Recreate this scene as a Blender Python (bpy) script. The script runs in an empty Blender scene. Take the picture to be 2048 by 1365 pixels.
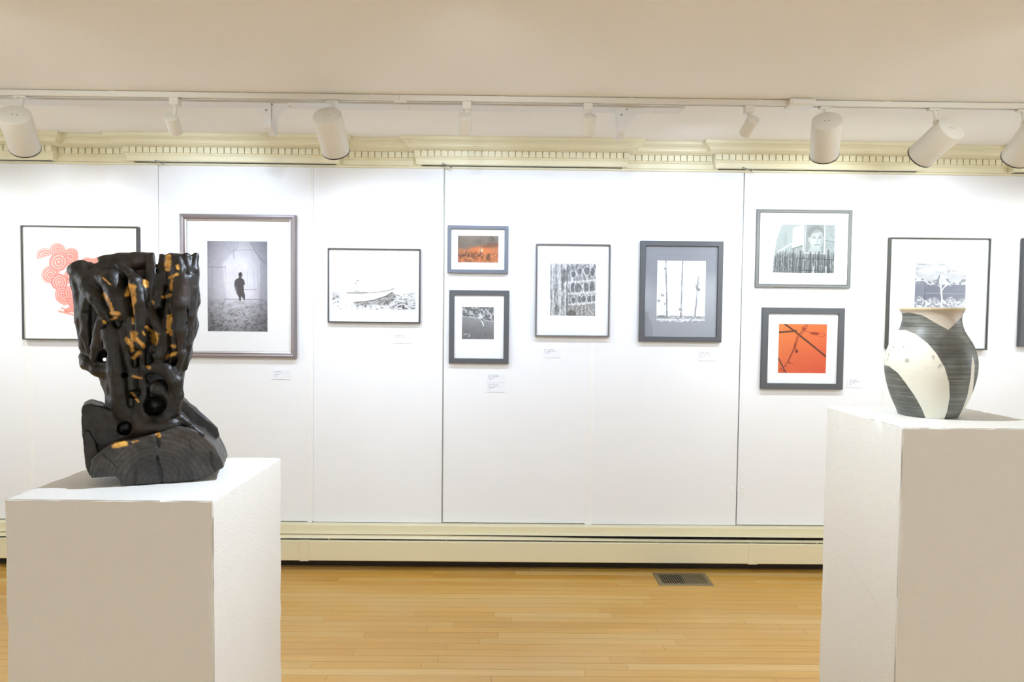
import bpy, bmesh, math, random
import numpy as np
from mathutils import Vector, Matrix
from math import sin, cos, pi, sqrt, asin

# ------------------------------------------------------------------ camera, world, exposure
SC = bpy.context.scene
COL = SC.collection
FPX, EYE = 1365.0, 1.556                       # focal length in pixels of the 2048 px frame, eye height
YAW, PITCH, ROLL = 0.0088, 0.0396, 0.0108
fw = np.array([sin(YAW)*cos(PITCH), cos(YAW)*cos(PITCH), -sin(PITCH)])
r0 = np.array([cos(YAW), -sin(YAW), 0.0]); u0 = np.cross(r0, fw)
rt = r0*cos(ROLL) + u0*sin(ROLL); up = np.cross(rt, fw)
cam_d = bpy.data.cameras.new('camera'); cam = bpy.data.objects.new('camera', cam_d); COL.objects.link(cam)
cam_d.sensor_width = 36.0; cam_d.lens = FPX/2048*36.0; cam_d.clip_start = 0.05
cam.matrix_world = Matrix(((rt[0], up[0], -fw[0], 0), (rt[1], up[1], -fw[1], 0), (rt[2], up[2], -fw[2], EYE), (0, 0, 0, 1)))
SC.camera = cam
SC.view_settings.view_transform = 'Standard'; SC.view_settings.look = 'None'
SC.view_settings.gamma = 1.0; SC.view_settings.use_curve_mapping = False
SC.view_settings.exposure = 0.47
world = bpy.data.worlds.new('world'); SC.world = world; world.use_nodes = True
world.node_tree.nodes['Background'].inputs[0].default_value = (0.5, 0.5, 0.5, 1)
world.node_tree.nodes['Background'].inputs[1].default_value = 0.05
SC.cycles.max_bounces = 5; SC.cycles.diffuse_bounces = 4; SC.cycles.adaptive_threshold = 0.03; SC.cycles.glossy_bounces = 2; SC.cycles.transparent_max_bounces = 8
SC.cycles.caustics_reflective = False; SC.cycles.caustics_refractive = False
# lamp powers (the lamps themselves are built further down, inside their fixtures)
P_BIG, P_SMALL, P_NEAR, P_FAR, P_WALL_FILL, P_SIDE_FILL = 6.0, 4.0, 19.0, 66.0, 8.5, 72.0
COOL, WARM, NEUT, ROOM = (0.76, 0.93, 1.22), (0.88, 0.97, 1.05), (0.83, 0.96, 1.14), (0.90, 0.99, 1.07)

# ------------------------------------------------------------------ small helpers
def P(x, y, Y):
    """room position of a measured point of the photograph that lies at distance Y"""
    d = fw + rt*(x-1024)/FPX + up*(682.5-y)/FPX
    return np.array([0, 0, EYE]) + d*(Y/d[1])
def PZ(x, y, Z):
    d = fw + rt*(x-1024)/FPX + up*(682.5-y)/FPX
    return np.array([0, 0, EYE]) + d*((Z-EYE)/d[2])

def lin(c):
    c = np.asarray(c, float)/255.0
    return np.where(c <= 0.04045, c/12.92, ((c+0.055)/1.055)**2.4)

def tag(o, label=None, cat=None, group=None, kind=None):
    if label: o['label'] = label
    if cat: o['category'] = cat
    if group: o['group'] = group
    if kind: o['kind'] = kind
    return o
def thing(name, loc, label, cat, group=None):
    o = bpy.data.objects.new(name, None); COL.objects.link(o)
    o.location = tuple(loc); o.empty_display_size = 0.05
    return tag(o, label, cat, group)
def wloc(o):
    v = Vector((0, 0, 0))
    while o is not None:
        v = v + Vector(o.location); o = o.parent
    return v
def link(name, me, mat=None, parent=None, origin=None):
    """mesh given in room coordinates; its parent (never rotated) gives the offset"""
    o = bpy.data.objects.new(name, me); COL.objects.link(o)
    base = wloc(parent) if parent is not None else Vector((0, 0, 0))
    org = Vector(origin) if origin is not None else base
    me.transform(Matrix.Translation(-org))
    o.location = org - base
    if parent is not None: o.parent = parent
    if mat is not None:
        me.materials.clear(); me.materials.append(mat)
    return o
def from_bm(bm, smooth=False):
    bmesh.ops.recalc_face_normals(bm, faces=bm.faces)
    me = bpy.data.meshes.new('m'); bm.to_mesh(me); bm.free()
    if smooth:
        for p in me.polygons: p.use_smooth = True
    return me
def box_bm(bm, x0, x1, y0, y1, z0, z1, bev=0.0, seg=1):
    r = bmesh.ops.create_cube(bm, size=1.0)
    vs = r['verts']
    for v in vs:
        v.co = Vector(((x0+x1)/2 + v.co.x*(x1-x0), (y0+y1)/2 + v.co.y*(y1-y0), (z0+z1)/2 + v.co.z*(z1-z0)))
    if bev > 0:
        es = list({e for v in vs for e in v.link_edges})
        bmesh.ops.bevel(bm, geom=es, offset=bev, segments=seg, affect='EDGES', profile=0.5)
    return bm
def box(name, x0, x1, y0, y1, z0, z1, mat, parent=None, bev=0.0, seg=1, origin=None):
    return link(name, from_bm(box_bm(bmesh.new(), x0, x1, y0, y1, z0, z1, bev, seg)), mat, parent, origin)
def frame_of(a):
    a = np.asarray(a, float); a = a/np.linalg.norm(a)
    h = np.array([0, 0, 1.0]) if abs(a[2]) < 0.9 else np.array([1.0, 0, 0])
    u = np.cross(h, a); u /= np.linalg.norm(u)
    return a, u, np.cross(a, u)
def revolve(p0, a, prof, n=40, cap=True):
    """mesh of revolution: prof = [(distance along a from p0, radius)]"""
    a, u, v = frame_of(a); p0 = np.asarray(p0, float)
    vs, fs = [], []
    for t, r in prof:
        for k in range(n):
            th = 2*pi*k/n
            vs.append(tuple(p0 + a*t + (u*cos(th)+v*sin(th))*r))
    for i in range(len(prof)-1):
        for k in range(n):
            k2 = (k+1) % n
            fs.append((i*n+k, i*n+k2, (i+1)*n+k2, (i+1)*n+k))
    if cap:
        fs.append(tuple(range(n))[::-1]); fs.append(tuple((len(prof)-1)*n+k for k in range(n)))
    me = bpy.data.meshes.new('m'); me.from_pydata(vs, [], fs); me.update()
    bm = bmesh.new(); bm.from_mesh(me); bmesh.ops.recalc_face_normals(bm, faces=bm.faces); bm.to_mesh(me); bm.free()
    return me
def smooth_by_angle(me, ang=35):
    for p in me.polygons: p.use_smooth = True
    bm = bmesh.new(); bm.from_mesh(me)
    for e in bm.edges:
        if len(e.link_faces) == 2 and e.calc_face_angle(0) > math.radians(ang): e.smooth = False
    bm.to_mesh(me); bm.free(); return me

# ------------------------------------------------------------------ materials
def mat(name, col=(0.8, 0.8, 0.8), rough=0.6, metal=0.0, spec=0.5, emit=None):
    m = bpy.data.materials.new(name); m.use_nodes = True
    b = m.node_tree.nodes['Principled BSDF']
    b.inputs['Base Color'].default_value = (*col, 1); b.inputs['Roughness'].default_value = rough
    b.inputs['Metallic'].default_value = metal; b.inputs['Specular IOR Level'].default_value = spec
    if emit:
        b.inputs['Emission Color'].default_value = (*emit[0], 1); b.inputs['Emission Strength'].default_value = emit[1]
    return m
def N(m, t, **kw):
    n = m.node_tree.nodes.new(t)
    for k, v in kw.items():
        if k in n.inputs.keys(): n.inputs[k].default_value = v
        else: setattr(n, k, v)
    return n
def L(m, a, b): m.node_tree.links.new(a, b)
def paint_mat(name, col, var=0.03, scale=14.0, rough=0.6, bump=0.05, bscale=160.0, coord='Object', spec=0.4):
    """painted surface: slight tone variation and brushed / orange-peel relief"""
    m = mat(name, col, rough, spec=spec); b = m.node_tree.nodes['Principled BSDF']
    tc = N(m, 'ShaderNodeTexCoord')
    n1 = N(m, 'ShaderNodeTexNoise', Scale=scale, Detail=4.0); L(m, tc.outputs[coord], n1.inputs['Vector'])
    mix = N(m, 'ShaderNodeMix', data_type='RGBA'); L(m, n1.outputs['Fac'], mix.inputs['Factor'])
    mix.inputs['A'].default_value = (*[c*(1-var) for c in col], 1); mix.inputs['B'].default_value = (*[min(c*(1+var), 1) for c in col], 1)
    L(m, mix.outputs['Result'], b.inputs['Base Color'])
    n2 = N(m, 'ShaderNodeTexNoise', Scale=bscale, Detail=3.0); L(m, tc.outputs[coord], n2.inputs['Vector'])
    bp = N(m, 'ShaderNodeBump', Strength=bump, Distance=0.01); L(m, n2.outputs['Fac'], bp.inputs['Height'])
    L(m, bp.outputs['Normal'], b.inputs['Normal'])
    return m
def attr_mat(name, rough=0.55, attr='col', spec=0.3):
    m = mat(name, rough=rough, spec=spec); a = N(m, 'ShaderNodeVertexColor', layer_name=attr)
    L(m, a.outputs['Color'], m.node_tree.nodes['Principled BSDF'].inputs['Base Color']); return m

M_WALL = paint_mat('white_panel_paint', (0.83, 0.835, 0.84), 0.012, 5.0, 0.6, 0.04, 220.0)
M_PLASTER = paint_mat('cream_plaster', (0.72, 0.69, 0.56), 0.02)
M_CEIL = paint_mat('ceiling_paint', (0.90, 0.865, 0.795), 0.012, 3.0, 0.8, 0.06, 90.0)
M_CREAM = paint_mat('cream_gloss_paint', (0.80, 0.75, 0.53), 0.025, 9.0, 0.38, 0.05, 120.0)
M_HEAT = paint_mat('cream_heater_enamel', (0.76, 0.69, 0.47), 0.02, 5.0, 0.35, 0.02, 80.0)
M_PED = paint_mat('pedestal_white_paint', (0.84, 0.825, 0.785), 0.015, 6.0, 0.55, 0.2, 260.0)
M_LAMP = paint_mat('lamp_white_enamel', (0.74, 0.69, 0.585), 0.01, 20.0, 0.4, 0.01, 200.0)
M_BOARD = paint_mat('painted_board', (0.80, 0.775, 0.73), 0.02, 12.0, 0.6, 0.05, 120.0)
M_DARK = mat('dark_recess', (0.02, 0.018, 0.015), 0.8)
M_FIN = mat('grey_fin_metal', (0.10, 0.105, 0.11), 0.45, 0.6)
M_RIM = mat('dark_rim', (0.03, 0.025, 0.02), 0.4)
M_LENS = mat('lit_lamp_lens', (0.9, 0.9, 0.88), 0.3, emit=((1.0, 0.97, 0.9), 6.0))
M_LENS.cycles.emission_sampling = 'NONE'
M_VENT = paint_mat('bronze_register', (0.25, 0.19, 0.10), 0.08, 30.0, 0.42, 0.03, 200.0)
M_STEEL = mat('dull_steel', (0.32, 0.31, 0.28), 0.4, 0.8)
M_TAPE = paint_mat('joint_tape_paint', (0.845, 0.845, 0.825), 0.02, 12.0, 0.7, 0.25, 90.0)
M_TOE = paint_mat('dark_toe_backing', (0.035, 0.025, 0.018), 0.3, 60.0, 0.7)  # dark for the painted shade under the heater, also for picture backings

def glass_mat():
    m = bpy.data.materials.new('picture_glass'); m.use_nodes = True
    nt = m.node_tree; nt.nodes.clear()
    out = N(m, 'ShaderNodeOutputMaterial'); t = N(m, 'ShaderNodeBsdfTransparent'); g = N(m, 'ShaderNodeBsdfGlossy', Roughness=0.01)
    f = N(m, 'ShaderNodeFresnel'); ge = N(m, 'ShaderNodeNewGeometry'); ior = N(m, 'ShaderNodeMapRange'); L(m, ge.outputs['Backfacing'], ior.inputs['Value'])
    ior.inputs['To Min'].default_value = 1.5; ior.inputs['To Max'].default_value = 1/1.5; L(m, ior.outputs[0], f.inputs['IOR'])    # thin pane: the same from both sides
    mx = N(m, 'ShaderNodeMixShader')
    L(m, f.outputs[0], mx.inputs[0]); L(m, t.outputs[0], mx.inputs[1]); L(m, g.outputs[0], mx.inputs[2]); L(m, mx.outputs[0], out.inputs[0])
    return m
M_GLASS = glass_mat()

def wood_floor_mat():
    m = mat('oak_strip_floor', (0.5, 0.3, 0.1), 0.36, spec=0.5); b = m.node_tree.nodes['Principled BSDF']
    oi = N(m, 'ShaderNodeObjectInfo'); ge = N(m, 'ShaderNodeNewGeometry')
    ramp = N(m, 'ShaderNodeValToRGB'); L(m, oi.outputs['Random'], ramp.inputs['Fac'])
    el = ramp.color_ramp.elements
    el[0].position = 0.0; el[0].color = (0.60, 0.30, 0.052, 1); el[1].position = 1.0; el[1].color = (0.73, 0.48, 0.17, 1)
    for p, c in ((0.3, (0.69, 0.38, 0.072, 1)), (0.55, (0.66, 0.365, 0.076, 1)), (0.8, (0.68, 0.41, 0.11, 1))):
        e = el.new(p); e.color = c
    mul = N(m, 'ShaderNodeMath', operation='MULTIPLY'); L(m, oi.outputs['Random'], mul.inputs[0]); mul.inputs[1].default_value = 37.0
    comb = N(m, 'ShaderNodeCombineXYZ'); L(m, mul.outputs[0], comb.inputs[0]); L(m, mul.outputs[0], comb.inputs[2])
    add = N(m, 'ShaderNodeVectorMath', operation='ADD'); L(m, ge.outputs['Position'], add.inputs[0]); L(m, comb.outputs[0], add.inputs[1])
    mp = N(m, 'ShaderNodeMapping'); L(m, add.outputs[0], mp.inputs['Vector']); mp.inputs['Scale'].default_value = (2.2, 95.0, 1.0)
    g = N(m, 'ShaderNodeTexNoise', Scale=1.0, Detail=5.0, Roughness=0.6); L(m, mp.outputs[0], g.inputs['Vector'])
    mp2 = N(m, 'ShaderNodeMapping'); L(m, ge.outputs['Position'], mp2.inputs['Vector']); mp2.inputs['Scale'].default_value = (1.1, 2.6, 1.0)
    w = N(m, 'ShaderNodeTexNoise', Scale=1.0, Detail=3.0); L(m, mp2.outputs[0], w.inputs['Vector'])
    gm = N(m, 'ShaderNodeMapRange'); L(m, g.outputs['Fac'], gm.inputs['Value'])
    gm.inputs['From Min'].default_value = 0.25; gm.inputs['From Max'].default_value = 0.75; gm.inputs['To Min'].default_value = 0.82; gm.inputs['To Max'].default_value = 1.1
    vm = N(m, 'ShaderNodeVectorMath', operation='SCALE'); L(m, ramp.outputs['Color'], vm.inputs[0]); L(m, gm.outputs[0], vm.inputs['Scale'])
    wr = N(m, 'ShaderNodeMapRange'); L(m, w.outputs['Fac'], wr.inputs['Value'])
    wr.inputs['From Min'].default_value = 0.45; wr.inputs['From Max'].default_value = 0.72; wr.inputs['To Max'].default_value = 0.45
    sx = N(m, 'ShaderNodeSeparateXYZ'); L(m, ge.outputs['Position'], sx.inputs[0])           # colour also gets paler away from the picture wall
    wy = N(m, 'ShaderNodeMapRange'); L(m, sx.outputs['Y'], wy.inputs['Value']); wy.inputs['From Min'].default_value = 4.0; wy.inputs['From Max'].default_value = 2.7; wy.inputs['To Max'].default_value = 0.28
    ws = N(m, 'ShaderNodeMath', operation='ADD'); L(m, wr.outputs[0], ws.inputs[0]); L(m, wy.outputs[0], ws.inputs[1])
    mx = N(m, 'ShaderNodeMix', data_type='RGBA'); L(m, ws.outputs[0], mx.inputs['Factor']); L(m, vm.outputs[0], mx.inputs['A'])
    mx.inputs['B'].default_value = (0.72, 0.495, 0.22, 1)        # worn patches, and the paler tone away from the wall
    L(m, mx.outputs['Result'], b.inputs['Base Color'])
    bp = N(m, 'ShaderNodeBump', Strength=0.05, Distance=0.004); L(m, g.outputs['Fac'], bp.inputs['Height']); L(m, bp.outputs['Normal'], b.inputs['Normal'])
    return m
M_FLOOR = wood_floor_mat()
def stuff_floor_mat():
    m = attr_mat('oak_strip_floor_far', 0.36, spec=0.5); return m

# ------------------------------------------------------------------ the room
XW, YB, YF, ZC = 4.6, 4.17, -4.2, 2.585         # half width, picture wall face, wall behind the viewer, ceiling
rng = random.Random(7)
floor = box('floor', -XW-.1, XW+.1, YF-.1, YB+.12, -0.09, -0.012, M_DARK); tag(floor, 'narrow honey-coloured oak strip floor', kind='structure')
ceil = box('ceiling', -XW-.1, XW+.1, YF-.1, YB+.12, ZC, ZC+.1, M_CEIL); tag(ceil, 'flat off-white ceiling', kind='structure')
wb = box('wall_back', -XW-.1, XW+.1, YB+.02, YB+.12, 0, ZC, M_PLASTER); tag(wb, 'picture wall covered with white painted panels', kind='structure')
wl = box('wall_left', -XW-.1, -XW, YF, YB+.02, 0, ZC, M_WALL); tag(wl, kind='structure')
wr_ = box('wall_right', XW, XW+.1, YF, YB+.02, 0, ZC, M_WALL); tag(wr_, kind='structure')
wf = box('wall_front', -XW-.1, XW+.1, YF-.1, YF, 0, ZC, M_WALL); tag(wf, kind='structure')

# planks: every strip in view is its own piece; the floor behind the viewer is one joined piece
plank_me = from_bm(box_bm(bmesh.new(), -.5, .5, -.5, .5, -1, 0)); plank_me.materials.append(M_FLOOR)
PWID, y = 0.0572, YB + .018
rows = 0
while y > 2.36:
    x = -3.3 - rng.random()*0.8
    while x < 3.3:
        ln = rng.choice((0.38, 0.55, 0.7, 0.9, 1.1, 1.3, 1.6, 1.9)) + rng.random()*0.12
        o = bpy.data.objects.new('plank', plank_me); COL.objects.link(o); o.parent = floor
        o.location = (x+ln/2, y-PWID/2, 0.0 + rng.uniform(-.0004, .0)); o.scale = (ln-.0012, PWID-.0016, 0.012)
        x += ln
    y -= PWID; rows += 1
y_near = y
vs, fs, cs = [], [], []
def rest_plank(x0, x1, ya, yb):
    c = np.array([0.67, 0.38, 0.085])*rng.uniform(.88, 1.12) + np.array([0.02, .035, .04])*rng.random()
    k = len(vs)
    for xx, yy, zz in ((x0, yb, 0), (x1, yb, 0), (x1, ya, 0), (x0, ya, 0), (x0, yb, -.012), (x1, yb, -.012), (x1, ya, -.012), (x0, ya, -.012)):
        vs.append((xx, yy, zz)); cs.append((*c, 1))
    for q in ((0, 1, 2, 3), (4, 5, 1, 0), (5, 6, 2, 1), (6, 7, 3, 2), (7, 4, 0, 3)): fs.append(tuple(k+i for i in q))
y = YB + .018
while y > YF:
    spans = [(-XW, XW)] if y <= y_near + 1e-6 else [(-XW, -4.15), (4.0+1.25, XW)]
    for a, b in spans:
        x = a
        while x < b - .02:
            ln = min(0.5 + rng.random()*1.3, b-x)
            rest_plank(x, x+ln-.0012, y, y-PWID+.0011); x += ln
    y -= PWID
me = bpy.data.meshes.new('m'); me.from_pydata(vs, [], fs); ca = me.color_attributes.new('col', 'FLOAT_COLOR', 'POINT')
ca.data.foreach_set('color', np.array(cs, np.float32).ravel())
o = link('floor_strips', me, stuff_floor_mat(), floor); tag(o, kind='stuff')

# wall panels
PZ0, PZ1 = 0.262, 2.434
edges = [-4.6, -3.82, -2.905, -2.108, -1.175, -0.383, 0.52, 1.4375, 2.341, 3.25, 4.16, 4.6]
gap = {-0.383: .0045, 1.4375: .0038, -2.108: .0016}
for i in range(len(edges)-1):
    a, b = edges[i], edges[i+1]
    ga, gb = gap.get(a, .0006), gap.get(b, .0006)
    box('panel', a+ga, b-gb, YB, YB+.019, PZ0 + (0.004 if i % 2 else 0), PZ1, M_WALL, wb, bev=.0004)
for k, (xs, w, za) in enumerate(((-2.905, .05, 0.27), (0.52, .042, 0.258), (2.341, .05, 0.27), (-1.20, .03, .254))):
    bm = bmesh.new()
    n = 40
    for q in range(n+1):
        z = za + (PZ1-za)*q/n; j = rng.uniform(-.0015, .0015)
        for xx, yy in ((xs-w/2+j, YB-.0002), (xs-w/2+.006+j, YB-.0016), (xs+w/2-.006+j, YB-.0016), (xs+w/2+j, YB-.0002)): bm.verts.new((xx, yy, z))
    bm.verts.ensure_lookup_table()
    for q in range(n):
        for c in range(3): bm.faces.new([bm.verts[i] for i in (q*4+c, q*4+c+1, q*4+c+5, q*4+c+4)])
    link('joint_tape', from_bm(bm, True), M_TAPE, wb)
for xa in (1.41, 1.475):                              # two rough patches of dried adhesive beside the right seam
    bm = bmesh.new(); bmesh.ops.create_grid(bm, x_segments=9, y_segments=13, size=0.5)
    for v in bm.verts:
        v.co = Vector((xa + v.co.x*.03, YB-.0005-(rng.random()*.0032 if abs(v.co.x) < .49 and abs(v.co.y) < .49 else 0), 0.475 + v.co.y*.052))
    link('adhesive_patch', from_bm(bm), M_TAPE, wb)

# cornice: a moulded profile mitred round its breaks, with a row of dentils
PROUD, XB = 0.05, [(-2.715, -2.23), (-1.03, -0.518), (0.687, 1.266), (2.467, 3.05)]
prof = [(0.0, 2.440), (.026, 2.440), (.028, 2.442), (.028, 2.469), (.032, 2.472), (.0345, 2.479), (.036, 2.481), (.036, 2.515), (.054, 2.517), (.056, 2.521),
        (.060, 2.523), (.070, 2.528), (.073, 2.534), (.079, 2.535), (.080, 2.540), (.083, 2.547), (.089, 2.553), (.098, 2.559), (.104, 2.562), (.106, 2.566), (.112, 2.567), (.112, ZC)]
path = [(-XW, PROUD, 0)]
for a, b in XB: path += [(a, PROUD, 1), (a, 0, 1), (b, 0, -1), (b, PROUD, -1)]
path += [(XW, PROUD, 0)]
bm = bmesh.new(); rowsv = []
for x, p, nx in path: rowsv.append([bm.verts.new((x + nx*q, YB - p - q, z)) for q, z in prof])
for i in range(len(path)-1):
    for j in range(len(prof)-1): bm.faces.new((rowsv[i][j], rowsv[i+1][j], rowsv[i+1][j+1], rowsv[i][j+1]))
me = from_bm(bm); smooth_by_angle(me, 40)
corn = link('trim_1', me, M_CREAM); tag(corn, 'cream moulded cornice with a row of dentils', kind='structure')
dent_me = from_bm(box_bm(bmesh.new(), -.0168, .0168, 0, .0145, -.0162, .0162)); dent_me.materials.append(M_CREAM)
runs, x = [], -3.25
for a, b in XB: runs += [(x, a, PROUD), (a, b, 0)]; x = b
runs += [(x, 3.3, PROUD)]
for a, b, p in runs:
    lo, hi = (a-.036, b+.036) if p else (a+.036+.002, b-.036-.002)
    n = max(1, round((hi-lo)/.0396)); st = (hi-lo)/n
    for k in range(n):
        o = bpy.data.objects.new('dentil', dent_me); COL.objects.link(o); o.parent = corn
        o.location = (lo + st*(k+.5) - .0, YB - p - .036 - .0135, 2.4995)
# thin rail strip on which the panels stop
rail = box('trim_2', -XW, XW, YB-.020, YB+.02, 2.4285, 2.4405, M_CREAM, bev=.002); tag(rail, 'thin cream strip under the cornice', kind='structure')
# little steel turn clips that hold the panels
for k, (px, py, lb) in enumerate(((320, 326, 'small bent steel clip at cornice edge above the beetroot picture'), (895, 332, 'small bent steel clip at cornice edge above the middle wall seam'), (1496, 340, 'small bent steel clip at cornice edge above the right wall seam'))):
    p = P(px, py, YB-.05-.034)
    c = thing('panel_clip', p, lb, 'clip', 'steel clips along the cornice')
    a, b = p + np.array([-.028, -.0, .012]), p + np.array([.026, -.002, -.010])
    link('clip_arm', revolve(a, b-a, [(0, .002), (.002, .0042), (np.linalg.norm(b-a)-.002, .0036), (np.linalg.norm(b-a), .002)], 10), M_STEEL, c)
    link('clip_hook', revolve(b, (0.1, -.2, 1), [(0, .0025), (.012, .002)], 8), M_STEEL, c)
    link('screw', revolve(a + np.array([0, .034, 0]), (0, -1, 0), [(0, .002), (.030, .002), (.031, .006), (.035, .004)], 12), M_STEEL, c)

# baseboard heater
ht = thing('baseboard_heater', (0, YB-.03, 0), 'long cream baseboard heater running along the foot of the picture wall', 'heater')
HX = XW-.02
def strip(name, prof, m, x0=-HX, x1=HX):
    bm = bmesh.new(); r = [[bm.verts.new((xx, yy, zz)) for yy, zz in prof] for xx in (x0, x1)]
    n = len(prof)
    for j in range(n): bm.faces.new((r[0][j], r[1][j], r[1][(j+1) % n], r[0][(j+1) % n]))
    bm.faces.new(r[0]); bm.faces.new(r[1][::-1])
    return link(name, from_bm(bm), m, ht)
strip('back_plate', [(YB+.018, .02), (YB-.004, .02), (YB-.004, .25), (YB+.018, .25)], M_FIN)
strip('top_cover', [(YB+.018, .2595), (YB-.051, .2595), (YB-.053, .2575), (YB-.053, .2205), (YB-.090, .2195), (YB-.091, .2165), (YB-.058, .2165), (YB-.047, .2185), (YB-.047, .2545), (YB+.018, .2555)], M_HEAT)
def damper(a, b, s0, s1):
    bm = bmesh.new(); n = 24; rr = []
    for q in range(n+1):
        xx = a + (b-a)*q/n; t = q/n; t = t*t*(3-2*t); d = s0 + (s1-s0)*t
        rr.append([bm.verts.new((xx, yy, zz)) for yy, zz in ((YB-.080+d*.3, .2120-d), (YB-.099, .1930-d*.15), (YB-.101, .1915-d*.15), (YB-.099, .1905-d*.15), (YB-.078+d*.3, .2100-d))])
    for q in range(n):
        for j in range(5): bm.faces.new((rr[q][j], rr[q+1][j], rr[q+1][(j+1) % 5], rr[q][(j+1) % 5]))
    bm.faces.new(rr[0]); bm.faces.new(rr[-1][::-1])
    return link('damper_blade', from_bm(bm), M_HEAT, ht)
damper(-HX, -.6, 0, 0); damper(-.6, 1.05, 0.0, .0165); damper(1.05, HX, .0165, .013)
strip('front_cover', [(YB-.083, .181), (YB-.109, .181), (YB-.1115, .178), (YB-.112, .063), (YB-.108, .059), (YB-.100, .062), (YB-.107, .066), (YB-.107, .176), (YB-.083, .1785)], M_HEAT)
for xx, w in ((-1.20, .055), (1.505, .056), (-3.4, .055)):
    box('splice_cover', xx-w/2, xx+w/2, YB-.1145, YB-.086, .0565, .1825, M_HEAT, ht, bev=.002)
for xx in (-1.36, -1.055, -.35, .30, .93, 1.24, 1.9):
    box('damper_pin', xx-.002, xx+.002, YB-.098, YB-.090, .179, .193, M_HEAT, ht)
for xx in np.arange(-2.0, 2.6, .35):
    box('element_bracket', xx-.0015, xx+.0015, YB-.040, YB-.004, .06, .21, M_FIN, ht)
link('heating_pipe', revolve((-HX, YB-.055, .11), (1, 0, 0), [(0, .013), (2*HX, .013)], 16), M_FIN, ht)
strip('toe_gap_shade', [(YB+.018, 0.0005), (YB-.028, 0.0005), (YB-.032, .05), (YB+.018, .06)], M_TOE)  # dark strip paints the shade of the gap under the heater

# floor register
rx0, rx1, ry0, ry1 = .897, 1.218, 3.865, 4.056
reg = thing('floor_register', ((rx0+rx1)/2, (ry0+ry1)/2, 0), 'brown metal floor register let into the oak strips by the heater', 'vent')
bm = bmesh.new()
fwid, fz = .026, .0042
pts = [(rx0, ry0, 0), (rx1, ry0, 0), (rx1, ry1, 0), (rx0, ry1, 0)]
q1 = [(rx0+.004, ry0+.004, fz), (rx1-.004, ry0+.004, fz), (rx1-.004, ry1-.004, fz), (rx0+.004, ry1-.004, fz)]
q2 = [(rx0+fwid, ry0+fwid, fz), (rx1-fwid, ry0+fwid, fz), (rx1-fwid, ry1-fwid, fz), (rx0+fwid, ry1-fwid, fz)]
q3 = [(a, b, .0004) for a, b, _ in q2]
vv = [[bm.verts.new(p) for p in ring] for ring in (pts, q1, q2, q3)]
for i in range(3):
    for k in range(4): bm.faces.new((vv[i][k], vv[i][(k+1) % 4], vv[i+1][(k+1) % 4], vv[i+1][k]))
link('register_frame', from_bm(bm), M_VENT, reg)
box('duct_shade', rx0+fwid, rx1-fwid, ry0+fwid, ry1-fwid, .0002, .0007, M_DARK, reg)  # dark sheet stands for the shade down inside the opening
ns = 20
for k in range(ns):
    xx = rx0+fwid + (rx1-rx0-2*fwid)*(k+.5)/ns; lean = -.0022 if k < ns*.47 else .0014
    bm = bmesh.new(); t = .0013 if k < ns*.47 else .0024
    for yy in (ry0+fwid, ry1-fwid):
        for dx, zz in ((-t-lean, .0008), (t-lean, .0008), (t+lean, fz-.0004), (-t+lean, fz-.0004)): bm.verts.new((xx+dx, yy, zz))
    bm.verts.ensure_lookup_table(); v = bm.verts
    for q in ((0, 1, 2, 3), (7, 6, 5, 4), (0, 4, 5, 1), (1, 5, 6, 2), (2, 6, 7, 3), (3, 7, 4, 0)): bm.faces.new([v[i] for i in q])
    link('louver', from_bm(bm), M_VENT, reg)
box('damper_lever', rx0+fwid-.002, rx0+fwid+.006, ry0+.088, ry0+.10, .002, .0062, M_VENT, reg)

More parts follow.
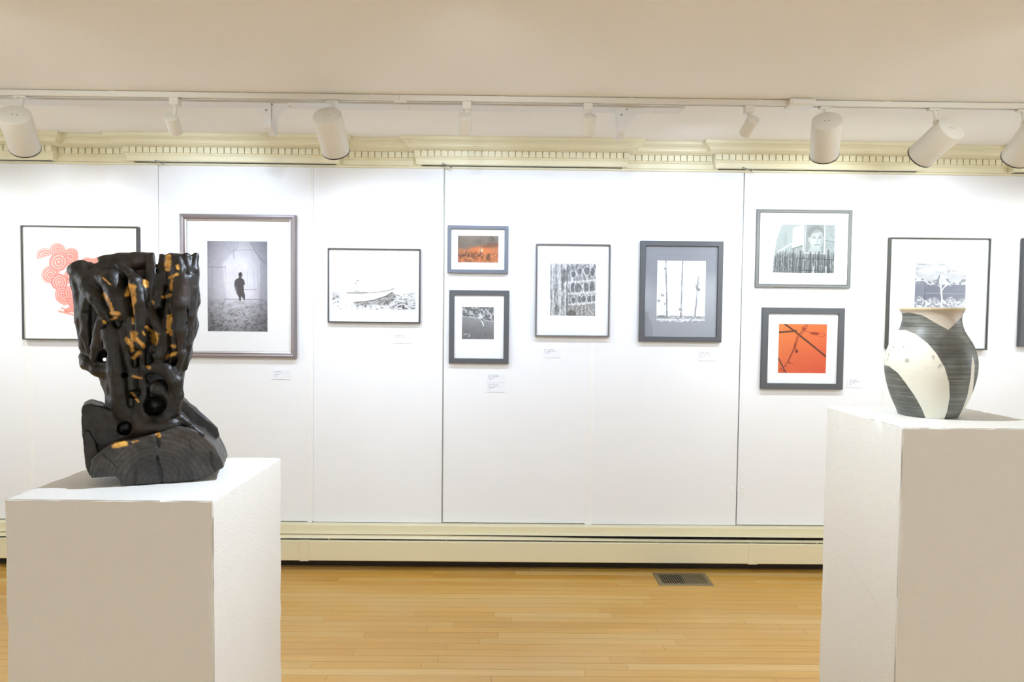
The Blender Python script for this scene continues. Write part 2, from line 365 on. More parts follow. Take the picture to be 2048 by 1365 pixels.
# ------------------------------------------------------------------ ceiling board with its two hanging brackets
bx1, by0, by1, bz = .857, 3.345, 3.445, ZC-.022
brd = box('ceiling_board', -3.6, bx1, by0, by1, bz, ZC, M_BOARD, bev=.0015, origin=(0, 3.395, ZC)); tag(brd, 'long off-white painted board screwed flat to the ceiling behind the light track', 'board')
for px in (590, 824, 1006, 1145, 1312, 270):
    p = PZ(px, 222, bz); link('screw', revolve((p[0], 3.40, bz), (0, 0, -1), [(0, .008), (.0015, .008), (.004, .003)], 12), M_BOARD, brd)
for xc, lb in ((-1.168, 'white wooden hanging bracket with gusset beside the second large spotlight'), (.551, 'white wooden hanging bracket with gusset near the right end of the ceiling board')):
    t = thing('hanging_bracket', (xc, 3.395, bz), lb, 'bracket', 'brackets under the ceiling board')
    x0, x1, z0 = xc-.0205, xc+.0205, 2.432
    bm = bmesh.new()
    lo = [(x0+.004, by0+.012, z0+.012), (x1-.004, by0+.012, z0+.012), (x1-.004, by1-.004, z0-.006), (x0+.004, by1-.004, z0-.006)]
    mid = [(x0, by0+.004, z0+.022), (x1, by0+.004, z0+.022), (x1, by1, z0+.004), (x0, by1, z0+.004)]
    top = [(x0, by0+.004, bz), (x1, by0+.004, bz), (x1, by1, bz), (x0, by1, bz)]
    vv = [[bm.verts.new(p) for p in ring] for ring in (lo, mid, top)]
    for i in range(2):
        for k in range(4): bm.faces.new((vv[i][k], vv[i][(k+1) % 4], vv[i+1][(k+1) % 4], vv[i+1][k]))
    bm.faces.new(vv[0][::-1]); bm.faces.new(vv[2])
    po_ = link('post', from_bm(bm), M_BOARD, t)
    bm = bmesh.new()
    tri = [(x1, bz), (x1+.080, bz), (x1, bz-.082)]
    f = [bm.verts.new((x, by0+.010, z)) for x, z in tri]; k = [bm.verts.new((x, by0+.030, z)) for x, z in tri]
    bm.faces.new(f); bm.faces.new(k[::-1])
    for i in range(3): bm.faces.new((f[i], f[(i+1) % 3], k[(i+1) % 3], k[i]))
    link('gusset', from_bm(bm), M_BOARD, t)
    link('screw', revolve((xc-.002, by0+.006, bz-.035), (0, -1, 0), [(0, .0055), (.003, .0055), (.004, .002)], 10), M_STEEL, po_)
    link('nail_hole', revolve((x1+.004, by0+.011, bz-.006), (0, -1, 0), [(0, .003), (.0014, .003)], 8), M_DARK, t)

# ------------------------------------------------------------------ light tracks and spotlights
def track(name, yf, label, x0=-XW+.05, x1=XW-.05, joints=()):
    t = thing(name, (0, yf, ZC), label, 'light track')
    cuts = [x0, *joints, x1]
    for a, b in zip(cuts[:-1], cuts[1:]):
        bm = bmesh.new()
        pr = [(yf, ZC-.0025), (yf, ZC-.0255), (yf+.003, ZC-.0275), (yf+.011, ZC-.0275), (yf+.011, ZC-.012), (yf+.025, ZC-.012), (yf+.025, ZC-.0275), (yf+.033, ZC-.0275), (yf+.036, ZC-.0255), (yf+.036, ZC-.0025)]
        r = [[bm.verts.new((xx, yy, zz)) for yy, zz in pr] for xx in (a+.0008, b-.0008)]
        n = len(pr)
        for j in range(n): bm.faces.new((r[0][j], r[1][j], r[1][(j+1) % n], r[0][(j+1) % n]))
        bm.faces.new(r[0][::-1]); bm.faces.new(r[1])
        link('track_rail', from_bm(bm), M_LAMP, t)
    box('conductor_slot', x0, x1, yf+.0115, yf+.0245, ZC-.0135, ZC-.0122, M_DARK, t)
    for xx in np.arange(x0+.25, x1, .61):
        box('fixing_clip', xx-.008, xx+.008, yf-.001, yf+.037, ZC-.0026, ZC-.0002, M_DARK if False else M_LAMP, t)
    return t
TY = 3.262
jx = P(799, 196, TY)[0]
trk = track('light_track', TY, 'white ceiling light track crossing the whole picture wall', joints=(jx, 1.42))
fa, fb = P(1576, 200, TY)[0], P(1632, 200, TY)[0]
box('feed_box', fa, fb-.012, TY-.028, TY+.05, ZC-.0345, ZC-.001, M_LAMP, trk, bev=.003)
box('feed_lid', fa+.008, fb-.020, TY-.031, TY-.026, ZC-.030, ZC-.006, M_LAMP, trk, bev=.002)
box('track_coupler', jx-.03, jx+.03, TY-.001, TY+.037, ZC-.0285, ZC-.024, M_LAMP, trk, bev=.001)

def add_spot(parent, p, a, power, col, size=95, rad=.022):
    ld = bpy.data.lights.new('spot_beam', 'SPOT'); ld.energy = power*4; ld.color = col; ld.spot_size = math.radians(size); ld.spot_blend = 1.0; ld.shadow_soft_size = rad
    lo = bpy.data.objects.new('spot_beam', ld); COL.objects.link(lo); lo.parent = parent
    lo.location = Vector(tuple(p)) - wloc(parent)
    lo.rotation_euler = Vector(tuple(a)).to_track_quat('-Z', 'Y').to_euler()
def solve_far(p0, px, py, ln):
    d = fw + rt*(px-1024)/FPX + up*(682.5-py)/FPX; d = d/np.linalg.norm(d); c = np.array([0, 0, EYE]) - p0
    b = d@c; disc = b*b - (c@c - ln*ln)
    t = -b + sqrt(max(disc, 0)); return np.array([0, 0, EYE]) + d*t
def big_lamp(sx, yt, p0, a, label, power, col, group='large cylinder spotlights on the picture-wall track', size=94):
    """large cylinder: p0 = centre of the back cap, a = beam direction, sx = stem position on the track at yt"""
    a = np.asarray(a)/np.linalg.norm(a); R, LN = .0665, .200
    t = thing('track_spotlight', (sx, yt+.018, ZC-.0275), label, 'spotlight', group)
    ad = box('track_adapter', sx-.032, sx+.024, yt+.003, yt+.033, ZC-.037, ZC-.0278, M_LAMP, t, bev=.002)
    box('adapter_latch', sx-.036, sx-.012, yt-.002, yt+.008, ZC-.041, ZC-.036, M_LAMP, ad, bev=.001)
    prof = [(0, R-.004), (.0015, R-.001), (.004, R), (LN-.002, R), (LN, R-.001), (LN, R-.003), (.06, R-.003), (.06, .01)]
    me = revolve(p0, a, [(0, .0005)] + prof, 48, False); smooth_by_angle(me, 40); hs = link('housing', me, M_LAMP, t)
    link('rim', revolve(p0, a, [(LN-.004, R+.0008), (LN+.0015, R+.0008), (LN+.0015, R-.004), (LN-.004, R-.004)], 48, False), M_RIM, hs)
    link('lens', revolve(p0, a, [(LN-.045, .001), (LN-.045, .055)], 32, False), M_LENS, hs)
    _, u, v = frame_of(a)
    hx = np.cross(a, np.array([0, 0, 1.0])); hx /= np.linalg.norm(hx)
    for s in (-.0095, .0095): link('cap_screw', revolve(p0 + hx*s, -a, [(-.001, .0028), (.0009, .0028), (.0014, .001)], 10), M_STEEL, hs)
    # knuckle on the side of the housing nearest the stem
    mid = p0 + a*.045; top = np.array([sx, yt+.018, ZC-.036]); w = top - mid; w -= a*(w@a); w /= np.linalg.norm(w)
    kn = mid + w*(R+.004)
    link('stem', revolve(top, kn-top, [(0, .0095), (np.linalg.norm(kn-top), .0095)], 16), M_LAMP, t)
    link('knuckle', revolve(kn + w*.006 - hx*.013, hx, [(0, .009), (.002, .011), (.024, .011), (.026, .009)], 20), M_LAMP, t)
    add_spot(t, p0 + a*(LN-.03), a, power, col, size)
    return t
def small_lamp(sx, yt, p0, a, label, power, col, group='small cylinder spotlights on the picture-wall track', size=112):
    a = np.asarray(a)/np.linalg.norm(a); R, LN = .0305, .092
    t = thing('track_spotlight', (sx, yt+.018, ZC-.0275), label, 'spotlight', group)
    ad = box('track_adapter', sx-.021, sx+.021, yt-.003, yt+.034, ZC-.062, ZC-.0278, M_LAMP, t, bev=.002)
    box('adapter_latch', sx-.024, sx-.018, yt+.004, yt+.02, ZC-.050, ZC-.044, M_LAMP, ad, bev=.001)
    link('neck', revolve((sx, yt+.016, ZC-.060), (0, 0, -1), [(0, .015), (.006, .013), (.010, .0075), (.030, .0075)], 18), M_LAMP, t)
    me = revolve(p0, a, [(0, .0005), (0, R-.005), (.002, R-.001), (.005, R), (LN-.001, R), (LN, R-.001), (LN, R-.002), (.04, R-.002), (.04, .004)], 40, False); smooth_by_angle(me, 40)
    hs = link('housing', me, M_LAMP, t)
    link('groove', revolve(p0, a, [(LN*.62, R+.0003), (LN*.62+.001, R+.0004), (LN*.62+.002, R+.0003)], 40, False), M_LAMP, hs)
    link('lens', revolve(p0, a, [(LN-.02, .001), (LN-.02, .027)], 24, False), M_LENS, hs)
    kn = np.array([sx, yt+.016, ZC-.09])
    link('knuckle', revolve(kn, (p0 + a*.012) - kn, [(0, .008), (max(np.linalg.norm((p0+a*.012)-kn), .01), .007)], 14), M_LAMP, t)
    add_spot(t, p0 + a*(LN-.008), a, power, col, size, .014)
    return t
YC = 3.205
big = [((44.5, 200), (29, 229.5), (50, 296.5), 'large white cylinder spotlight at the left edge, above the beetroot picture', WARM),
       ((666, 204), (654, 230.5), (672, 302.5), 'large white cylinder spotlight tilted right, above the boat picture', NEUT),
       ((1652, 212), (1654, 241.5), (1648.5, 310), 'large white upright cylinder spotlight just right of the track feed box', WARM),
       ((1868.5, 216), (1903.6, 256), (1840, 313.5), 'large white cylinder spotlight swung steeply left, above the vase', WARM),
       ((2046, 219), (2079, 254), (2030.6, 317), 'large white cylinder spotlight cut off by the right edge of the view', NEUT)]
for (sx, sy), (cx, cy), (qx, qy), lb, col in big:
    p0 = P(cx, cy, YC); p1 = solve_far(p0, qx, qy, .200)
    big_lamp(P(sx, sy, TY+.018)[0], TY, p0, p1-p0, lb, P_BIG, col)
sml = [((351, 207), (342, 233), (352, 264.5), 'small white cylinder spotlight leaning right, above the archway picture'),
       ((934, 208), (931, 231.5), (930.5, 264), 'small white upright cylinder spotlight above the fire picture'),
       ((1176, 210), (1180, 232), (1176, 267), 'small white cylinder spotlight above the carved stone picture, left of a hanging bracket'),
       ((1497.5, 212), (1507.5, 238), (1490.4, 267.6), 'small white cylinder spotlight leaning left, just left of the track feed box')]
for (sx, sy), (cx, cy), (qx, qy), lb in sml:
    p0 = P(cx, cy, TY-.004); p1 = solve_far(p0, qx, qy, .092)
    small_lamp(P(sx, sy, TY+.018)[0], TY, p0, p1-p0, lb, P_SMALL, COOL)
# the same track goes on out of view; lamps added there for brightness
for sx, lb in ((-3.3, 'large white cylinder spotlight added unseen on the wall track beyond the left edge'), (3.3, 'large white cylinder spotlight added unseen on the wall track beyond the right edge')):
    big_lamp(sx, TY, np.array([sx, YC, 2.505]), (0, .72, -.69), lb, P_BIG, WARM)
# second track nearer the viewer, above the pedestals
T2 = 1.74
track('light_track', T2, 'white ceiling light track above the two pedestals')
for sx, tgt, lb, col in ((.06, (-.80, 1.70, 1.05), 'small white cylinder spotlight aimed down at the charred wood sculpture', NEUT),
                         (.33, (1.16, 1.93, 1.2), 'small white cylinder spotlight aimed down at the vase', WARM)):
    p0 = np.array([sx, T2+.016, 2.488]); small_lamp(sx, T2, p0, np.array(tgt)-p0, lb, P_NEAR*(1.0 if tgt[0] < 0 else .8), col, 'spotlights above the pedestals', 90)
for sx, tgt, lb in ((-1.95, (-1.7, YB, .85), 'small unseen spotlight added on the pedestal track to fill the left of the picture wall'), (-.24, (.1, YB, .85), 'small unseen spotlight added on the pedestal track to fill the middle of the picture wall'), (1.95, (1.8, YB, .85), 'small unseen spotlight added on the pedestal track to fill the right of the picture wall')):  # fill lamps added out of view to even out the wall light
    p0 = np.array([sx, T2+.016, 2.488]); small_lamp(sx, T2, p0, np.array(tgt)-p0, lb, P_WALL_FILL, NEUT, 'unseen wall-fill spotlights added on the pedestal track', 105)
for sx, tgt, lb in ((-3.55, (-XW, 1.6, 1.75), 'large unseen cylinder spotlight added to bounce light off the left side wall'), (3.55, (XW, 1.6, 1.75), 'large unseen cylinder spotlight added to bounce light off the right side wall')):  # lamps added out of view to brighten the ceiling by bounce
    p0 = np.array([sx - .05*np.sign(sx), T2-.01, 2.495]); big_lamp(sx, T2, p0, np.array(tgt)-p0, lb, P_SIDE_FILL, ROOM, 'unseen fill spotlights added towards the side walls', 120)
# third track, by the wall behind the viewer
T3 = -3.25
track('light_track', T3, 'white ceiling light track by the wall behind the viewer')
for k, sx in enumerate((-2.6, -.4, 2.42, 3.4)):
    p0 = np.array([sx + (.05 if k % 2 else -.04), T3+.09, 2.50]); big_lamp(sx, T3, p0, (.15 if k % 2 else -.12, -.72, -.68), ('first', 'second', 'third', 'fourth', 'fifth', 'sixth')[k] + ' white cylinder spotlight from the left on the track behind the viewer', P_FAR, ROOM, 'spotlights behind the viewer')

# ------------------------------------------------------------------ flat print painted into colour attributes
NR = np.random.RandomState(11)
LAT2 = NR.rand(64, 64)
def vn2(x, y):
    xi, yi = np.floor(x).astype(int), np.floor(y).astype(int); fx, fy = x-xi, y-yi
    fx, fy = fx*fx*(3-2*fx), fy*fy*(3-2*fy)
    a, b = LAT2[xi % 64, yi % 64], LAT2[(xi+1) % 64, yi % 64]; c, d = LAT2[xi % 64, (yi+1) % 64], LAT2[(xi+1) % 64, (yi+1) % 64]
    return (a*(1-fx)+b*fx)*(1-fy) + (c*(1-fx)+d*fx)*fy
def fb2(x, y, o=4):
    s, a, t = 0, .5, 0
    for k in range(o): s = s + a*vn2(x*2**k + 17*k, y*2**k + 5*k); t += a; a *= .55
    return s/t
def sst(a, b, x):
    t = np.clip((x-a)/(b-a), 0, 1); return t*t*(3-2*t)
class Pic:
    """a print w x h photograph pixels; u right, v down, both in those pixels"""
    def __init__(s, w, h, bg=(255, 255, 255), k=1.5, white=.69):
        s.white = white
        s.w, s.h = w, h; s.nx, s.ny = max(2, int(w*k)), max(2, int(h*k))
        s.u, s.v = np.meshgrid(np.linspace(0, w, s.nx), np.linspace(0, h, s.ny)); s.px = 1.0/k
        s.a = np.zeros((s.ny, s.nx, 3)) + np.array(bg, float)
    def mix(s, m, col):
        m = np.clip(m, 0, 1)[..., None]; s.a = s.a*(1-m) + np.array(col, float)*m
    def mul(s, m): s.a = s.a*m[..., None]
    def line(s, pts, w, col, op=1.0):
        d = s.dist(pts); ww = w/2
        s.mix(op*(1-sst(ww-.4, ww+.5, d)), col)
    def dist(s, pts):
        d = np.full(s.u.shape, 1e9)
        if len(pts) == 1: pts = [pts[0], (pts[0][0]+.01, pts[0][1])]
        for (x0, y0), (x1, y1) in zip(pts[:-1], pts[1:]):
            dx, dy = x1-x0, y1-y0; t = np.clip(((s.u-x0)*dx+(s.v-y0)*dy)/(dx*dx+dy*dy+1e-9), 0, 1)
            d = np.minimum(d, np.hypot(s.u-x0-dx*t, s.v-y0-dy*t))
        return d
    def poly(s, pts, soft=.5):
        ins = np.zeros(s.u.shape, bool); j = len(pts)-1
        for i in range(len(pts)):
            xi, yi = pts[i]; xj, yj = pts[j]
            if yi != yj: ins ^= ((yi > s.v) != (yj > s.v)) & (s.u < (xj-xi)*(s.v-yi)/(yj-yi)+xi)
            j = i
        d = s.dist(list(pts)+[pts[0]]); return sst(-soft, soft, np.where(ins, d, -d))
    def ell(s, cx, cy, rx, ry, rot=0.0, soft=.08):
        c, q = cos(rot), sin(rot); x, y = (s.u-cx)*c+(s.v-cy)*q, -(s.u-cx)*q+(s.v-cy)*c
        return 1-sst(1-soft, 1+soft, np.hypot(x/rx, y/ry))
    def noise(s, sx, sy=None, o=4, ox=0.0): return fb2(s.u/sx+ox, s.v/(sy or sx)+ox*.7, o)
    def mesh(s, f):
        """f(u fraction, v fraction) -> three arrays of room coordinates"""
        X, Y, Z = f(s.u/s.w, s.v/s.h); co = np.stack([X, Y, Z], -1).reshape(-1, 3)
        nx, ny = s.nx, s.ny
        i = (np.arange(ny-1)[:, None]*nx + np.arange(nx-1)[None, :]).ravel()
        fc = np.stack([i, i+nx, i+nx+1, i+1], -1)
        me = bpy.data.meshes.new('m'); me.vertices.add(len(co)); me.vertices.foreach_set('co', co.ravel())
        me.loops.add(fc.size); me.loops.foreach_set('vertex_index', fc.ravel().astype(np.int32))
        me.polygons.add(len(fc)); me.polygons.foreach_set('loop_start', np.arange(0, fc.size, 4, dtype=np.int32))
        me.update(); me.validate()
        ca = me.color_attributes.new('col', 'FLOAT_COLOR', 'POINT'); rgba = np.ones((len(co), 4), np.float32)
        rgba[:, :3] = lin(np.clip(s.a.reshape(-1, 3), 0, 255))*s.white
        ca.data.foreach_set('color', rgba.ravel()); return me
M_PRINT = attr_mat('photographic_print', 0.6)

def pic_beets():
    p = Pic(181, 173, (252, 251, 240), 1.6, .87)
    p.mix(.10*(1-sst(0, 1.2, np.minimum(np.minimum(p.u, 181-p.u), np.minimum(p.v, 173-p.v)))), (150, 150, 140))
    def disc(cx, cy, r, rx=1.0, rot=0.0, cut=None, hue=0):
        c, q = cos(rot), sin(rot); x, y = (p.u-cx)*c+(p.v-cy)*q, (-(p.u-cx)*q+(p.v-cy)*c)/rx
        d = np.hypot(x, y) + (p.noise(9, ox=cx)-.5)*2.2; m = 1-sst(r-.8, r+.4, d)
        if cut is not None: m = m*sst(-.6, .6, x*cos(cut)+y*sin(cut))
        ring = .5+.5*np.cos(d*2*pi/(r/3.6) + hue); t = np.clip(ring*1.2-.1 + (p.noise(3, ox=cx*2)-.5)*.5, 0, 1)
        a, b = np.array((228, 98, 84.)), np.array((250, 186, 166.))
        col = a*(1-t[..., None]) + b*t[..., None]
        e = sst(r-2.2, r-.6, d)[..., None]; col = col*(1-e) + np.array((222, 110, 88.))*e
        mm = np.clip(m, 0, 1)[..., None]; sh = 1-sst(r-.5, r+2.2, d); p.mul(1-.12*np.clip(sh-m, 0, 1)*(1 if cut is None else 0)); p.a = p.a*(1-mm) + col*mm
    sc = 1/4.875
    def z(x, y): return ((x-232)*sc, (y-242)*sc)
    for cx, cy, r, rx, rot, cut in ((590, 410, 78, 1.15, .6, None), (345, 415, 88, 1, .3, -2.2), (465, 335, 74, .78, 0, None), (960, 560, 85, 1, 0, None), (880, 480, 80, .9, .3, None), (760, 475, 84, .72, 0, None),
                                    (395, 590, 92, .95, .2, None), (610, 600, 82, 1, 0, None), (480, 660, 82, 1, .4, None), (475, 462, 92, 1.08, .9, None), (700, 610, 90, 1, 0, None), (820, 640, 90, 1, .4, None),
                                    (515, 790, 88, .9, .9, None), (700, 850, 78, .7, -.3, None), (610, 765, 82, 1, .3, None), (720, 740, 80, 1, 0, None), (620, 870, 78, .62, .5, None), (790, 790, 80, 1, 0, None), (600, 925, 82, .34, -.2, None), (700, 965, 72, .3, .4, None)):
        X, Y = z(cx, cy); disc(X, Y, r*sc, rx, rot, cut, cx)
    for a, b in (((470, 945), (640, 985)), ((500, 915), (640, 960)), ((640, 985), (700, 1020)), ((620, 1050), (720, 1020)), ((520, 880), (650, 830)), ((540, 940), (700, 900))):
        p.line([z(*a), z(*b)], 3.2, (214, 110, 84)); p.line([z(*a), z(*b)], 1.0, (246, 190, 170))
    return p
def pic_arch():
    p = Pic(120, 181, (255, 255, 255), 1.6, .82)
    d = np.hypot((p.u-58)/60, (p.v-78)/95); base = 256-112*sst(.3, 1.45, d)
    p.a[:] = base[..., None]
    p.a += ((p.noise(7)-.5)*22)[..., None]
    # passage walls, springing of the arch, ceiling edges
    p.mix(.22*p.poly([(0, 0), (63, 0), (55, 18), (30, 45), (36, 118), (0, 130)], 1.5), (140, 140, 150))
    p.mix(.30*p.poly([(86, 0), (120, 0), (120, 125), (104, 118), (106, 40)], 1.2), (130, 130, 145))
    for q, w, c, o in (([(63, 0), (61, 12), (52, 20), (53, 34)], 1.4, 150, .6), ([(52, 18), (95, 16)], 1.2, 170, .6), ([(86, 2), (97, 22), (120, 48)], 1.4, 120, .6), ([(0, 52), (36, 52)], 1.4, 130, .55),
                         ([(36, 48), (36, 118)], 1, 200, .5), ([(10, 50), (9, 120)], 1.4, 150, .4), ([(30, 128), (36, 116), (110, 116)], 1.4, 110, .55), ([(58, 97), (98, 96)], 1.2, 150, .6), ([(80, 60), (80, 90)], 1, 180, .4), ([(92, 52), (94, 96)], 1, 180, .4), ([(100, 55), (103, 115)], 1.3, 170, .4)):
        p.line(q, w, (c, c, c+6), o)
    fl = sst(112, 125, p.v + (p.noise(12)-.5)*10); t = p.noise(3.0, 2.2, 4, 3.3)
    p.mul(1 - fl*(.08+.32*sst(.48, .7, t)*sst(100, 175, p.v)) - .10*fl*sst(.52, .62, p.noise(9, 5, 4, 8.)))
    g = 78; fig = [(62, 66), (64, 63), (67, 63), (69, 66), (69, 70), (67.5, 73), (71, 75), (74, 79), (75, 86), (72.5, 88), (73, 100), (75, 108), (75, 114), (71, 115), (68, 110), (66, 118), (63, 119), (63, 113), (58, 104), (55, 96), (53.5, 88), (54.5, 79), (58, 75), (63, 73)]
    p.mix(p.poly(fig, .6), (g+18, g+14, g+12)); p.mix(.5*p.poly([(55, 88), (58, 92), (60, 106), (57, 100), (55, 94)], .6), (215, 213, 212)); p.mix(p.ell(66, 66.5, 4, 5), (g+14, g+10, g+8))
    p.line([(65, 112), (65.5, 119)], 2, (90, 86, 86)); p.line([(72.5, 112), (74, 117)], 2, (90, 86, 86))
    p.mul(np.clip(1.03-.12*sst(.85, 1.4, d), 0, 1)); p.a *= np.array((.985, .98, 1.01)); return p
def pic_boat():
    p = Pic(167, 113, (253, 252, 249), 1.6, .78); sc = 1/6.5
    z = lambda x, y: ((x-165)*sc, (y-180)*sc)
    g = sst(72, 92, p.v + (p.noise(18)-.5)*18); tex = p.noise(5.5, 2.6, 5)
    p.mul(1-g*(.10+.62*sst(.55, .72, tex))*sst(0, 60, np.abs(p.u-30)+18))
    p.mul(1-.18*(1-sst(2, 16, np.abs(p.v-84)))*(1-sst(0, 25, p.u)))
    sh = [z(430, 800), z(600, 815), z(760, 770), z(900, 720), z(940, 690), z(1000, 740), z(900, 850), z(700, 850), z(450, 850)]
    m = p.poly(sh, 3); p.mix(m*(.35+.5*sst(.42, .6, p.noise(4, 2.5, 4, 9.))), (96, 90, 84))
    hull = [z(352, 698), z(560, 697), z(700, 692), z(860, 668), z(975, 632), z(940, 690), z(860, 740), z(700, 790), z(540, 815), z(470, 818), z(405, 800), z(385, 740)]
    p.mix(p.poly(hull, .8), (238, 236, 226)); p.mix(.25*p.poly([z(400, 760), z(700, 740), z(900, 690), z(860, 740), z(700, 790), z(540, 815), z(420, 800)], 3), (200, 196, 180))
    p.line([z(352, 698), z(560, 697), z(720, 690), z(880, 662), z(975, 634)], 1.3, (120, 116, 104), .8); p.line([z(470, 818), z(560, 812), z(700, 790), z(860, 738), z(945, 685)], 1.7, (66, 62, 56))
    p.line([z(352, 697), z(560, 697)], 1.8, (84, 80, 66)); p.line([z(560, 665), z(700, 650), z(960, 630)], .7, (216, 214, 206))
    p.mix(.7*p.poly([z(440, 690), z(465, 650), z(560, 690)], 1.5), (160, 156, 138)); p.line([z(690, 655), z(700, 682)], .8, (150, 146, 136)); p.line([z(580, 748), z(606, 746)], .9, (170, 166, 150))
    m = p.ell(z(495, 560)[0], z(495, 560)[1], 6, 5)*sst(.5, .6, p.noise(2.6, 2.6, 3, 4.)); p.mix(m, (110, 110, 104)); p.line([z(490, 580), z(480, 640)], .8, (214, 212, 204))
    p.mix(p.ell(z(590, 690)[0], z(590, 690)[1], 5, 1.2)*.7, (90, 86, 74)); return p
def pic_fire():
    p = Pic(81, 53.5, (150, 132, 114), 2.0)
    t = p.v/53.5; p.a = np.array((150, 136, 120.))*(1-t[..., None]*.25) + 0
    p.a += ((p.noise(14, 10)-.5)*34)[..., None]
    glow = np.exp(-((p.u-46)/15)**2-((p.v-29)/11)**2) + .75*sst(20, 36, p.v+.12*p.u+(p.noise(9)-.5)*10)
    glow *= sst(14, 30, p.v + (p.u-20)*.12); p.mix(np.clip(glow, 0, .95), (246, 138, 78)); p.mix(np.exp(-((p.u-47)/4)**2-((p.v-29)/4)**2), (255, 232, 180))
    roof = p.poly([(46, 22), (62, 14), (81, 13), (81, 20), (56, 24)], 1.2); p.mix(.6*roof, (150, 98, 74))
    for q in range(9): p.line([(50+q*3.6, 14+q % 2), (50+q*3.6, 24)], .8, (120, 80, 64), .5)
    for (a, b) in (((44, 0), (45, 30)), ((62, 3), (64, 18)), ((70, 2), (66, 14))): p.line([a, b], 1, (110, 92, 80), .6)
    p.mix(.8*p.poly([(56, 36), (64, 36), (64, 50), (56, 50)], .8), (110, 84, 58))
    for q in range(15):
        x = 1 + q*3.4; y = 33 + 2.2*sin(q*2.3); p.mix(.8*p.ell(x, y, 1.1, 1.4), (104, 66, 52)); p.mix(.75*p.poly([(x-1.4, y+1.5), (x+1.4, y+1.5), (x+1.7, y+9+3*sin(q)), (x-1.7, y+9+3*sin(q))], .7), (112, 70, 58) if q % 3 else (74, 62, 58))
    m = sst(.5, .62, p.noise(3.2, 4.2, 4, 2.))*sst(30, 38, p.v); p.mix(.55*m, (120, 72, 52)); m = sst(.56, .66, p.noise(2.6, 3.2, 4, 7.))*sst(28, 36, p.v); p.mix(.6*m, (255, 178, 120))
    m = sst(.52, .6, p.noise(3, 3, 3, 5.))*p.ell(69, 5, 8, 5); p.mix(.6*m, (92, 84, 74)); p.mix(.6*(1-sst(49, 51, p.v)*0-1), (0, 0, 0)); return p
def pic_surf():
    p = Pic(64, 64.3, (128, 128, 128), 2.2)
    hz = 18 + p.u*.17; wat = sst(-1, 1, p.v-hz)
    fol = p.noise(4.0, 4.0, 5, 1.); p.a[:] = (70 + 135*sst(.34, .70, fol))[..., None]
    w = 150 - 34*sst(18, 60, p.v) + (p.noise(2.2, .9, 4)-.5)*52 + 10*np.sin((p.v-.35*p.u)*1.3); p.a = p.a*(1-wat[..., None]) + w[..., None]*wat[..., None]
    p.line([(0, 18.5), (22, 20.5), (48, 26), (64, 29)], 1.6, (222, 222, 222), .8)
    p.mix(.5*(1-sst(0, 10, p.v))*sst(.5, .65, p.noise(6, 6, 3, 9.)), (30, 30, 30))
    p.mix(p.poly([(36.5, 24), (40, 23), (44.5, 37), (43, 39)], .6), (246, 246, 246)); p.mix(p.poly([(34, 13), (38, 13), (41, 19), (43, 25), (40, 28), (36, 22), (33, 25), (34, 19)], .7), (236, 236, 236)); p.mix(p.ell(36.5, 12.5, 1.8, 2), (214, 214, 214)); p.mix(p.poly([(38.5, 22), (42.5, 25), (41.5, 28), (38, 25)], .6), (50, 50, 50))
    p.line([(57, 14), (58.5, 22)], 2, (240, 240, 240)); p.line([(4, 55), (11, 53.5)], 1.4, (232, 232, 232)); p.line([(14, 59), (15, 55)], 1.8, (236, 236, 236)); p.line([(47, 54), (48.5, 57)], 1.4, (70, 70, 70)); return p
def pic_stone():
    p = Pic(90.5, 104, (180, 180, 178), 1.9)
    wx = (p.noise(16, 22, 3)-.5)*9; fl = 1-np.abs(2*p.noise(5.5, 30, 3, 2.5)-1)*2.2; fl = np.clip(.5*fl+.5*(.5+.5*np.sin((p.u+wx*1.6)*.9)), 0, 1); t = p.noise(3.0, 9, 5)
    p.a[:] = (118 + 90*fl*(.4+.9*t) + 70*(t-.5))[..., None]
    right = sst(34, 38, p.u)
    for cx, cy, w, h in ((46, 45, 6, 14), (56, 47, 7, 13), (72, 46, 6, 14), (84, 44, 6, 16), (47, 72, 4.5, 8), (59, 70, 5, 9), (67, 69, 5, 9), (79, 69, 5.5, 9), (87, 68, 4, 9), (46, 20, 5, 8), (58, 14, 5, 9), (73, 12, 6, 10), (84, 14, 5, 11)):
        e = np.hypot((p.u-cx)/w, np.maximum(cy-p.v, 0)/h*1.5 + np.maximum(p.v-cy, 0)/h); m = 1-sst(.75, 1.02, e); p.mix(.62*m, (96, 98, 100)); p.mix(.55*(1-sst(.06, .2, np.abs(e-1.1))), (238, 238, 236))
    for y0 in (37, 60, 82): p.mix(.7*right*(1-sst(1.2, 2.6, np.abs(p.v-y0+.10*(p.u-40)+(p.noise(7)-.5)*5))), (232, 232, 228))
    p.mix(.75*p.poly([(27, 40), (46, 34), (46, 37), (28, 43)], .8), (240, 240, 238))
    for x0, w in ((18, 4.2), (5, 2.2), (30, 2.4)): p.mix(.75*(1-sst(w*.5, w, np.abs(p.u-x0-wx*.3-(p.v-50)*.02))), (224, 224, 222))
    p.mix(.65*p.poly([(24, 10), (34, 14), (32, 34), (27, 36)], 2.5), (90, 90, 88)); p.mix(.6*(1-sst(.3, 1.6, np.abs(p.u-33.5-wx*.2))), (84, 84, 80)); p.mix(.6*p.ell(14, 92, 5, 10), (100, 100, 98))
    arch = np.hypot((p.u-40)/52, (p.v-116)/34); p.mix(.8*sst(83, 88, p.v+.05*p.u)*right*(.5+.5*np.sin(arch*42)), (140, 138, 128)); p.mix(.7*p.ell(43, 100, 9, 8), (92, 88, 78))
    f = p.noise(1.8, 3.4, 3, 6.); p.mul(.72+.56*f); p.mix(.3*(1-sst(0, 4, p.v)), (230, 230, 230)); p.a = 128+(p.a-112)*1.12; return p
